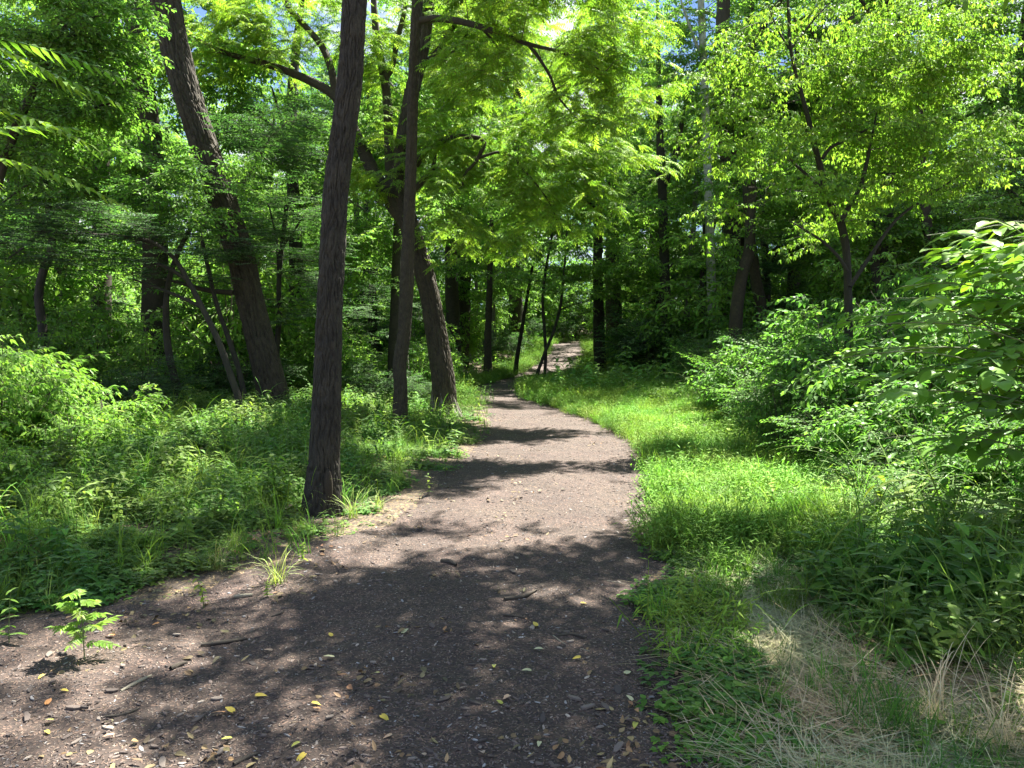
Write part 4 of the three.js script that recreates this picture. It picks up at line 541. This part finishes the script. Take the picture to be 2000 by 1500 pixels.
cover('floor_grass', 'thin grass among the weeds under the trees', 'grass', SP.grass, grassMat, 1012, 3000, wedge(4.2, 22, -10, 0, 1.4), (x, d) => leftD(x, d) * patch(x, d, 0.8, 9), C.herb, 0.5, 1.0);
cover('thicket_floor_herbs', 'leafy weeds filling the floor between the thicket shrubs', 'weeds', [...SP.herb, ...SP.herb, ...SP.creeper, SP.grass[0], SP.tall[1], SP.spray[0], SP.broad[1]], leafMat, 1013, 6500, wedge(3.4, 28, 1.8, 16, 1.3), (x, d) => { const o = offPath(x, d); return x > 0 && o > 1.3 * sst(d, 3, 7) + 0.5 ? 0.35 + 0.65 * patch(x, d, 0.7) : 0; }, C.herb, 0.8, 1.6);
cover('wood_floor_herbs', 'weeds covering the floor deep in the wood', 'weeds', SP.herb, leafMat, 1014, 7000, (r) => { const d = R(r, 20, 62); return [R(r, -0.8, 0.8) * d, d]; }, (x, d) => (offPath(x, d) > 0.8 ? 1 : 0), C.far, 1.6, 3.0);
cover('tall_arching_grass', 'tall arching grass blades at the foot of the thicket', 'grass', SP.tall, grassMat, 1015, 150, (r) => [R(r, 1.7, 4.2), R(r, 3.4, 6.6)], (x, d) => (offPath(x, d) > 0.9 && x < 0.72 * d + 0.2 ? 0.25 + 0.75 * sst(offPath(x, d), 0.9, 2) : 0), C.verge, 0.5, 0.95);

// brown leaf litter, thickest along the edges
SP.litter = [1, 2, 3].map((s) => { const r = RNG(870 + s), a = new Acc(); for (let i = 0; i < 9; i++) { const c = R(r, 0.6, 1.3), h = R(r, 0.75, 1.15); leaf(a, frame(V(R(r, -0.14, 0.14), R(r, 0.006, 0.018), R(r, -0.14, 0.14)), dirOf(r() * 6.28, R(r, -0.2, 0.35)), V(R(r, -0.5, 0.5), 1, R(r, -0.5, 0.5))), R(r, 0.025, 0.06), R(r, 0.014, 0.03), OVATE, R(r, -0.2, 0.5), R(r, -0.3, 0.6), [c, c * h, c * h * 0.85]); } return a.geo(); });
cover('leaf_litter', 'curled brown dead leaves lying along the path edges', 'leaf litter', SP.litter, strawMat, 1020, 900, wedge(2.6, 16, -9, 3, 1.5), (x, d) => { const o = offPath(x, d); return o > 0 ? (x < 0 ? 0.9 : 0.25) * sst(patch(x, d, 0.8, 2), 0.25, 0.7) : 0.10 + 0.3 * sst(o, -0.5, 0); }, [[0.10, 0.065, 0.035], [0.24, 0.17, 0.09]], 0.7, 1.2);
// ---------------------------------------------------------------- single weeds, tufts and saplings
function soilAt(x, y) { const v = P(x, y, 1).sub(V(0, EYE, 0)); let d = 4; for (let i = 0; i < 14; i++) { const h = H(v.x * d, d); d = lerp(d, (h - EYE) / v.y, 0.8); } return G(v.x * d, d); }
const plainLeaf = (c, n) => { const m = new THREE.MeshPhysicalMaterial({ color: rgb(...c), roughness: 1, transmission: 0.5, thickness: 0, side: THREE.DoubleSide, clearcoat: 0.15, clearcoatRoughness: 0.35, specularIntensity: 0.3 }); m.name = n; return m; };
const weedMats = [plainLeaf([0.13, 0.26, 0.02], 'weed_leaf'), plainLeaf([0.20, 0.33, 0.025], 'bright_weed_leaf'), plainLeaf([0.30, 0.40, 0.04], 'yellow_weed_leaf'), plainLeaf([0.16, 0.27, 0.07], 'dull_weed_leaf')];
const ovalGeos = [1, 2, 3].map((s) => heartLeaf(0.10, 0.048, 1400 + s)), longGeos = [1, 2, 3].map((s) => heartLeaf(0.12, 0.036, 1410 + s));
function weed(kind, base, h, seed, label, group, mi) {
  const r = RNG(seed), g = thing(kind === 'fern' ? 'fern_leaved_weed' : 'broad_leaved_weed', label, 'weed', group, base), lean = V(R(r, -0.18, 0.18), 1, R(r, -0.18, 0.18)).multiplyScalar(h), at = (t) => V(lean.x * t * t, lean.y * t, lean.z * t * t);
  part('stem', thinTube([0, 0.33, 0.66, 1].map(at), 0.0035, 0.0015, 5), stemMat, g);
  if (kind === 'fern') for (let i = 0; i < 16; i++) { const t = 0.25 + 0.75 * i / 15, a = new Acc(); addFrond(a, r, V(0, 0, 0), V(1, 0, 0), h * R(r, 0.42, 0.55) * (1.15 - 0.7 * t), 8, h * 0.15, h * 0.06, 0.3); const f = part('leaf', a.geo(), fernMat, g); f.position.copy(at(t)); f.rotation.set(0, i * 2.4, R(r, 0.15, 0.6)); }
  else { const n = Math.round(R(r, 6, 9)); for (let i = 0; i < n; i++) for (const q of [0, Math.PI]) { const t = 0.2 + 0.8 * i / (n - 1), gs = kind === 'long' ? longGeos : ovalGeos, f = part('leaf', gs[Math.floor(r() * 3)], weedMats[r() < 0.75 ? mi : (mi + 1) % 4], g); f.applyMatrix4(place(at(t), dirOf(i * 1.6 + q + R(r, -0.3, 0.3), R(r, -0.25, 0.45)), V(0.01, 1, 0.02), R(r, 0.55, 1.05) * (1.2 - 0.5 * t) * clamp(h * 2.6, 0.45, 1.3))); } }
  return g;
}
const fernMat = leafMat.clone(); fernMat.name = 'fern_leaf'; fernMat.color = rgb(0.18, 0.32, 0.03);
weed('fern', soilAt(165, 1288), 0.32, 1501, 'bright fern-leaved weed standing alone on the bare mulch', null, 0);
weed('oval', soilAt(398, 1188), 0.21, 1502, 'small weed with a few large yellow-green leaves at the edge of the mulch', null, 2);
weed('long', soilAt(18, 1262), 0.30, 1503, 'strap-leaved weed standing next to the fern-leaved weed', null, 0);
weed('oval', soilAt(592, 1098), 0.14, 1504, 'low round-leaved weed beside the grass tuft at the mulch edge', null, 1);
weed('oval', soilAt(522, 1168), 0.10, 1505, 'tiny seedling by the pale split stick', null, 1);
weed('oval', soilAt(838, 968), 0.24, 1506, 'bushy bright weed growing out over the path edge', null, 2);
weed('oval', soilAt(470, 1000), 0.2, 1507, 'green leafy weed in the shade of the furrowed trunk', null, 0);
{
  let k = 0; for (const [x, y, h, kd, m] of [[858, 905, 0.62, 'oval', 1], [882, 880, 0.66, 'long', 0], [835, 892, 0.5, 'oval', 0], [905, 868, 0.5, 'long', 1], [925, 846, 0.5, 'long', 0], [820, 930, 0.4, 'oval', 1], [870, 930, 0.34, 'long', 2], [895, 905, 0.42, 'oval', 1], [800, 950, 0.4, 'oval', 0], [938, 826, 0.5, 'long', 1], [770, 905, 0.45, 'long', 0], [745, 940, 0.42, 'oval', 3]]) weed(kd, soilAt(x, y), h, 1520 + k++, kd === 'oval' ? 'upright oval-leaved weed at the path edge in front of the forked tree' : 'upright narrow-leaved weed at the path edge in front of the forked tree', 'weeds along the path edge', m);
  for (const [x, y, h, kd, m] of [[180, 985, 0.4, 'long', 1], [260, 960, 0.45, 'oval', 1], [90, 1000, 0.45, 'oval', 3], [330, 1010, 0.3, 'oval', 0], [60, 1060, 0.35, 'long', 0], [150, 1085, 0.3, 'oval', 0], [250, 1060, 0.3, 'oval', 3], [420, 960, 0.4, 'long', 0], [370, 900, 0.5, 'oval', 1], [230, 900, 0.55, 'oval', 1], [500, 930, 0.45, 'oval', 0], [560, 900, 0.5, 'long', 0], [300, 1090, 0.22, 'oval', 0], [200, 1130, 0.2, 'long', 0], [700, 960, 0.35, 'oval', 0], [120, 930, 0.6, 'long', 1], [40, 900, 0.6, 'oval', 2], [450, 870, 0.55, 'long', 1]]) weed(kd, soilAt(x, y), h, 1550 + k++, kd === 'oval' ? 'oval-leaved weed on the shaded floor before the leaning tree' : 'narrow-leaved weed on the shaded floor before the leaning tree', 'weeds on the shaded floor', m);
  for (const [x, y, h, kd, m, lab] of [[1500, 1345, 0.06, 'oval', 1, 'tiny bright two-leaved seedling in the dry grass'], [1800, 1490, 0.14, 'oval', 0, 'broad green-leaved weed in the sunlit straw'], [1850, 1290, 0.22, 'oval', 3, 'dull pale-leaved weed standing in the dry grass'], [1560, 1190, 0.3, 'oval', 0, 'dark-leaved weed where the dry grass meets the green'], [1725, 1290, 0.42, 'oval', 0, 'tall thin weed with drooping dark leaves in the dry grass'], [1445, 1150, 0.26, 'oval', 0, 'leafy weed at the shaded end of the bright verge'], [1500, 1040, 0.4, 'oval', 1, 'broad-leaved bright weed standing up from the sunlit verge'], [1440, 1020, 0.3, 'oval', 1, 'low broad-leaved weed in the middle of the sunlit verge'], [1900, 1340, 0.3, 'long', 0, 'narrow-leaved weed under the tall arching grass'], [1610, 1000, 0.5, 'oval', 3, 'oval-leaved weed in front of the thicket shrubs'], [1420, 880, 0.5, 'oval', 0, 'leafy weed between the bright verge and the thicket'], [1360, 850, 0.55, 'long', 1, 'narrow-leaved weed rising from the bright verge near the bend']]) weed(kd, soilAt(x, y), h, 1590 + k++, lab, 'weeds on the verge', m);
}
function tuft(base, n, l0, l1, seed, label, col, w = 0.006) {
  const r = RNG(seed), g = thing('grass_tuft', label, 'grass tuft', 'tufts of long grass', base), m = new THREE.MeshPhysicalMaterial({ color: rgb(...col), vertexColors: true, roughness: 1, transmission: 0.42, thickness: 0, side: THREE.DoubleSide, clearcoat: 0.2, clearcoatRoughness: 0.4 }); m.name = 'tuft_blade';
  for (let i = 0; i < n; i++) { const a = new Acc(); blade(a, r, V(R(r, -0.04, 0.04), -0.01, R(r, -0.04, 0.04)), r() * 6.28, R(r, l0, l1), R(r, w * 0.6, w * 1.2), R(r, 0.05, 0.5), R(r, 0.5, 2.0), 6, tone(r, 0.2)); part('blade', a.geo(), m, g); }
}
tuft(soilAt(545, 1142), 34, 0.2, 0.42, 1601, 'bright tuft of long grass at the edge of the mulch', [0.28, 0.37, 0.05]);
tuft(soilAt(425, 1112), 30, 0.15, 0.34, 1602, 'drying tuft of fine grass behind the yellow-leaved weed', [0.30, 0.33, 0.09], 0.004);
tuft(soilAt(690, 1012), 40, 0.2, 0.42, 1603, 'dense arching grass tuft at the foot of the furrowed trunk', [0.24, 0.36, 0.04]);
tuft(soilAt(740, 1000), 26, 0.15, 0.3, 1604, 'smaller grass tuft by the dense arching one', [0.26, 0.36, 0.05]);
tuft(soilAt(100, 1190), 18, 0.15, 0.3, 1605, 'sparse grass tuft in the shade by the fern-leaved weed', [0.22, 0.34, 0.05]);
tuft(soilAt(1380, 1010), 26, 0.25, 0.5, 1606, 'long dark grass tuft standing in the bright verge', [0.16, 0.28, 0.03], 0.007);
tuft(soilAt(1330, 930), 22, 0.2, 0.4, 1607, 'grass tuft leaning over the mulch from the bright verge', [0.20, 0.32, 0.03]);
tuft(soilAt(1780, 1180), 22, 0.35, 0.75, 1608, 'tall grass tuft with wide arching blades before the thicket', [0.17, 0.31, 0.03], 0.010);
tuft(soilAt(1960, 1180), 24, 0.4, 0.8, 1609, 'largest tuft of wide arching grass at the thicket foot', [0.17, 0.31, 0.03], 0.011);
tuft(soilAt(1880, 1110), 20, 0.4, 0.75, 1610, 'wide-bladed grass tuft half buried in the thicket', [0.17, 0.30, 0.03], 0.009);
tuft(soilAt(1640, 1100), 26, 0.35, 0.7, 1611, 'wide-bladed grass tuft between the verge and the thicket', [0.17, 0.30, 0.03], 0.011);
tuft(soilAt(1830, 1420), 40, 0.25, 0.55, 1612, 'sunlit clump of straw-coloured dead grass', [0.52, 0.44, 0.26], 0.004);
tuft(soilAt(1960, 1480), 40, 0.25, 0.55, 1613, 'larger clump of straw-coloured dead grass at the sunlit spot', [0.52, 0.44, 0.26], 0.004);
// bottlebrush seed heads on long bent stalks
{
  const r = RNG(1650), mat = new THREE.MeshStandardMaterial({ color: rgb(0.34, 0.36, 0.20), roughness: 0.8, side: THREE.DoubleSide }); mat.name = 'seed_head'; const heads = [[1380, 830, 8.5], [1755, 850, 5.4], [1728, 905, 5.0], [1830, 890, 5.2], [1965, 880, 4.8], [1700, 985, 4.6], [1890, 1000, 4.4], [1560, 960, 6.2]], nb = ['bright verge', 'broad-leaved shrubs', 'low thicket shrub', 'heart-leaved shrub', 'largest grass tuft', 'wide-bladed tuft', 'half-buried tuft', 'verge weeds'];
  heads.forEach(([x, y, d], i) => { const T = P(x, y, d), b = G(T.x + R(r, -0.25, 0.35), d + R(r, -0.2, 0.2)), g = thing('bottlebrush_grass', `long bent grass stalk with a bristly seed head above the ${nb[i]}`, 'grass stalk', 'bristly grass stalks', b), e = T.clone().sub(b), pp = [0, 0.25, 0.5, 0.75, 1].map((t) => V(e.x * t * t, e.y * Math.sin(t * 1.75) / Math.sin(1.75), e.z * t * t)); part('stalk', thinTube(pp, 0.0022, 0.0012, 4), stemMat, g); const dir = pp[4].clone().sub(pp[3]).normalize(), a = new Acc(); for (let k = 0; k < 34; k++) { const o = pp[4].clone().addScaledVector(dir, k * 0.0032), q = dir.clone().multiplyScalar(0.7).add(V(R(r, -1, 1), R(r, -1, 1), R(r, -1, 1))).normalize(); stick(a, o, o.clone().addScaledVector(q, R(r, 0.02, 0.035)), 0.0008, [1, 1, 1]); } part('seed_head', a.geo(), mat, g); });
}
// pinnate-leaved sapling whose fronds hang into view
{
  const base = G(-3.55, 4.6), g = thing('feather_leaved_sapling', 'sapling with long bright feather-like leaves hanging over the weeds', 'sapling', null, base), r = RNG(1700), pts = [V(0, -0.1, 0), V(0.05, 1.2, 0), V(0.1, 2.3, 0.05), V(0.12, 3.3, 0.1)]; part('stem', tube(pts, [0.03, 0.026, 0.02, 0.01], { seg: 10 }), barkGrey, g); const fm = leafMat.clone(); fm.name = 'feather_leaf'; fm.color = rgb(0.17, 0.33, 0.02);
  for (let i = 0; i < 14; i++) { const a = new Acc(); addFrond(a, r, V(0, 0, 0), V(1, 0, 0), R(r, 0.75, 1.1), 16, 0.125, 0.032, R(r, 0.25, 0.5)); const f = part('leaf', a.geo(), fm, g); f.position.set(0.1, R(r, 2.3, 3.35), 0.08); f.rotation.set(R(r, -0.3, 0.3), i < 9 ? R(r, -1.0, 0.9) : r() * 6.28, R(r, 0.0, 0.6)); }
}
// low leafy branch of the bank tree hanging in over the verge
{
  const base = G(4.6, 2.4), g = thing('overhanging_tree', 'tree by the verge with a low branch of dark leaves hanging in overhead', 'tree', null, base), r = RNG(1710); part('trunk', tube([V(0, -0.2, 0), V(0.05, 1.6, 0), V(0, 3.2, 0), V(0.1, 5, 0)], [0.14, 0.12, 0.1, 0.06], { seg: 20, amp: 0.006, freq: 18 }), barkDark, g);
  for (const [x, y, d] of [[1850, -10, 2.9], [1940, -5, 3.0], [1890, -60, 2.7]]) { const T = P(x, y, d).sub(base), pp = [V(0, 3.0, 0), V(T.x * 0.4, T.y + 0.3, T.z * 0.4), V(T.x * 0.8, T.y + 0.1, T.z * 0.8), T]; part('branch', tube(pp, [0.03, 0.02, 0.01, 0.003], { seg: 6 }), barkDark, g); for (let i = 0; i < 10; i++) { const lf = part('leaf', longGeos[i % 3], weedMats[0], g); lf.applyMatrix4(place(T.clone().lerp(pp[2], i / 12).add(V(R(r, -0.05, 0.05), R(r, -0.03, 0.03), R(r, -0.05, 0.05))), dirOf(r() * 6.28, R(r, -0.9, -0.2)), V(0.1, 1, 0.1), R(r, 0.6, 1))); } }
  const sc = new Scatter(SP.lance, 1711); for (let i = 0; i < 160; i++) sc.add(place(V(R(r, -1.2, 1.2), R(r, 3.6, 5.6), R(r, -1.2, 1.2)), dirOf(r() * 6.28, R(r, -0.4, 0.3)), V(R(r, -0.3, 0.3), 1, R(r, -0.3, 0.3)), 1.1), mixc(r, C.maple[0], C.maple[1])); sc.build('foliage', leafMat, g);
}

cover('wispy_grass', 'tall wispy grass stalks standing among the weeds by the trunks', 'grass', SP.tall, grassMat, 1016, 700, wedge(5, 16, -8, 0, 1.2), (x, d) => leftD(x, d) * (0.3 + 0.7 * patch(x, d, 0.9, 4)), C.verge, 0.4, 0.95);
// ---------------------------------------------------------------- mulch chips
{
  const r = RNG(1100), s = new Scatter([1, 2, 3, 4].map((k) => chipGeo(1100 + k)), 1101), dark = [[0.045, 0.035, 0.030], [0.15, 0.115, 0.095]], pale = [[0.17, 0.14, 0.115], [0.34, 0.29, 0.235]], grey = [[0.14, 0.135, 0.13], [0.30, 0.29, 0.28]];
  let n = 0; while (n < 52000) {
    const d = 2.3 + 14 * Math.pow(r(), 2.2), w = 0.72 * d + 0.3, x = R(r, Math.max(-w, edgeL(d) - 1.2), Math.min(w, edgeR(d) + 0.3)); if (offPath(x, d) > 0.05 && r() < 0.7) continue; n++;
    const big = r() < 0.09, l = big ? R(r, 0.018, 0.045) : R(r, 0.004, 0.02) * R(r, 0.7, 1.3), q = r(), c = q < 0.84 ? dark : q < 0.93 ? grey : pale;
    const m = new THREE.Matrix4().compose(V(x, pathY(x, d) + 0.001, -d), new THREE.Quaternion().setFromEuler(new THREE.Euler(R(r, -0.3, 0.3), r() * 6.28, R(r, -0.3, 0.3))), V(l, l * R(r, 0.5, 1), l * R(r, 0.5, 1.2))); s.add(m, mixc(r, c[0], c[1], 0.2));
  }
  const g = new THREE.Group(); g.name = 'mulch_chips'; tag(g, 'loose crumbs of bark and wood covering the path', 'mulch', null, 'stuff'); scene.add(g); s.build('chips', chipMat, g);
}
function onGround(x, y) { const v = P(x, y, 1).sub(V(0, EYE, 0)); let d = 3; for (let i = 0; i < 12; i++) { const h = pathY(v.x * d, d); d = (h - EYE) / v.y; } return V(v.x * d, pathY(v.x * d, d), -d); }
// single bark chips, sticks and fallen leaves, where they lie
{
  const r = RNG(1200), mats = [[0.05, 0.04, 0.034], [0.09, 0.07, 0.058], [0.14, 0.115, 0.095], [0.24, 0.20, 0.16]].map((c, i) => { const m = new THREE.MeshStandardMaterial({ color: rgb(...c), roughness: 0.88 }); m.name = 'bark_chip_' + i; return m; });
  for (let i = 0; i < 70; i++) {
    const q = onGround(R(r, 20, 1290), R(r, 1060, 1495)); if (offPath(q.x, -q.z) > 0) continue; const n = 7, L = R(r, 0.03, 0.085), W = L * R(r, 0.22, 0.42), sh = new THREE.Shape(); for (let k = 0; k < n; k++) { const a = k / n * 6.283 + R(r, -0.25, 0.25), x = Math.cos(a) * L / 2 * R(r, 0.8, 1.1), y = Math.sin(a) * W / 2 * R(r, 0.75, 1.15); k ? sh.lineTo(x, y) : sh.moveTo(x, y); }
    const g = new THREE.ExtrudeGeometry(sh, { depth: R(r, 0.004, 0.009), bevelEnabled: true, bevelThickness: 0.0015, bevelSize: 0.0015, bevelSegments: 1 }); g.rotateX(-Math.PI / 2);
    const k = Math.min(3, Math.floor(r() * 3.4)), o = new THREE.Mesh(g, mats[k]); o.name = numbered('bark_chip'); o.position.copy(q).add(V(0, 0.002, 0)); o.rotation.set(R(r, -0.15, 0.15), r() * 6.28, R(r, -0.15, 0.15)); tag(o, k === 3 ? 'pale flat chip of wood lying on the mulch' : 'dark flat chip of bark lying on the mulch', 'bark chip', 'bark chips on the path'); scene.add(o);
  }
  const stickMat = barkGrey.clone(); stickMat.name = 'stick_bark'; stickMat.color = rgb(0.5, 0.45, 0.4); const paleMat = barkPale.clone(); paleMat.name = 'bare_stick'; paleMat.color = rgb(0.75, 0.68, 0.58);
  for (const [pale, w, lab, ...l] of [[0, 9, 'short thick broken stick lying in the sunlit mulch', 862, 1098, 878, 1100, 892, 1106], [0, 7, 'dark forked-looking stick lying at the shade edge of the mulch', 985, 1172, 1020, 1168, 1048, 1153], [0, 4, 'thin dark stick pointing across the shaded mulch', 983, 1203, 1008, 1205, 1032, 1210], [1, 3, 'long thin pale twig curving across the dark mulch', 1080, 1242, 1105, 1260, 1152, 1273], [0, 5, 'dark stick lying against the thin pale twig', 1088, 1244, 1115, 1240, 1145, 1248], [0, 7, 'dark curved stick on the leaf-strewn bare ground', 392, 1262, 430, 1258, 482, 1250], [1, 6, 'bare straight stick lit by the sun near the fern-leaved weed', 236, 1352, 265, 1336, 296, 1321], [0, 8, 'thick grey stick lying past the bare straight one', 333, 1308, 350, 1301, 366, 1296], [1, 7, 'pale split stick at the edge of the weeds', 458, 1168, 475, 1166, 494, 1164], [0, 4, 'thin twig lying beside the pale split stick', 530, 1206, 545, 1200, 554, 1196], [0, 6, 'brown stick lying in front of the shaded weeds', 205, 1402, 240, 1398, 272, 1386], [0, 9, 'thick dark piece of branch near the yellow leaves', 456, 1496, 480, 1484, 505, 1474], [1, 2, 'very thin pale stalk lying by the verge', 1185, 1135, 1215, 1140, 1240, 1150], [0, 3, 'thin dark twig by the creeping leaves', 1262, 1130, 1275, 1142, 1285, 1150], [0, 4, 'thin stick under the bare straight one', 95, 1205, 120, 1200, 133, 1196]]) {
    const pts = []; for (let i = 0; i < l.length; i += 2) pts.push(onGround(l[i], l[i + 1])); const d = -pts[1].z, rad = px(w, d), b = pts[1].clone(); pts.forEach((p) => { p.y += rad * 0.8; p.sub(b); });
    const o = new THREE.Mesh(tube(pts, [rad * 0.9, rad * 1.05, rad, rad * 0.6], { seg: 9, step: 0.012, wob: 0.25, seed: w * 7 + l[0] }), pale ? paleMat : stickMat); o.name = numbered('stick'); o.position.copy(b); tag(o, lab, 'stick', 'sticks on the path'); scene.add(o);
  }
  const ym = { yellow: [0.55, 0.42, 0.05], pale: [0.52, 0.50, 0.26], lime: [0.42, 0.42, 0.06], orange: [0.50, 0.22, 0.06], tan: [0.40, 0.27, 0.17] }; for (const k in ym) { const m = new THREE.MeshPhysicalMaterial({ color: rgb(...ym[k]), roughness: 1, transmission: 0.25, thickness: 0, side: THREE.DoubleSide, clearcoat: 0.3, clearcoatRoughness: 0.4 }); m.name = 'fallen_leaf_' + k; ym[k] = m; }
  const fg = [1, 2, 3].map((s) => heartLeaf(0.043, 0.023, 1300 + s)), names = { yellow: 'small fallen yellow leaf on the mulch', pale: 'small fallen pale cream-green leaf on the mulch', lime: 'small fallen yellow-green leaf on the mulch', orange: 'small fallen orange leaf on the mulch', tan: 'small curled brown leaf on the mulch' };
  for (const [x, y, c] of [[648, 1246, 'yellow'], [787, 1240, 'pale'], [500, 1363, 'yellow'], [455, 1395, 'yellow'], [437, 1396, 'orange'], [585, 1455, 'lime'], [595, 1478, 'yellow'], [745, 1402, 'yellow'], [965, 1303, 'lime'], [1045, 1271, 'pale'], [1133, 1287, 'yellow'], [1037, 1314, 'pale'], [995, 1363, 'tan'], [980, 1379, 'lime'], [1054, 1454, 'pale'], [1242, 1416, 'lime'], [1135, 1181, 'yellow'], [610, 1377, 'yellow'], [612, 1388, 'orange'], [86, 1322, 'yellow'], [102, 1411, 'lime'], [120, 1352, 'yellow'], [222, 1245, 'orange'], [90, 1432, 'yellow'], [452, 1446, 'lime'], [1048, 1226, 'yellow'], [92, 1380, 'orange'], [728, 1320, 'lime'], [1235, 1372, 'pale'], [1240, 1215, 'orange'], [652, 1287, 'pale'], [1222, 1320, 'pale'], [940, 1473, 'tan'], [830, 1480, 'tan'], [765, 1440, 'tan'], [222, 1440, 'tan'], [531, 1274, 'tan'], [310, 1220, 'orange']]) {
    const q = onGround(x, y), s = R(r, 0.75, 1.25), o = new THREE.Mesh(fg[Math.floor(r() * 3)], ym[c]); o.name = numbered('fallen_leaf'); o.position.copy(q).add(V(0, 0.012, 0)); o.rotation.set(R(r, -0.3, 0.3), r() * 6.28, R(r, -0.1, 0.4)); o.scale.setScalar(s); tag(o, names[c], 'fallen leaf', 'fallen leaves on the path'); scene.add(o);
  }
}

shade(scene);
let tris = 0, inst = 0; scene.traverse((o) => { if (o.isInstancedMesh) inst += o.count; else if (o.isMesh) tris += (o.geometry.index ? o.geometry.index.count : o.geometry.attributes.position.count) / 3; });
console.log('tris', tris, 'instances', inst);
renderer.render(scene, camera);
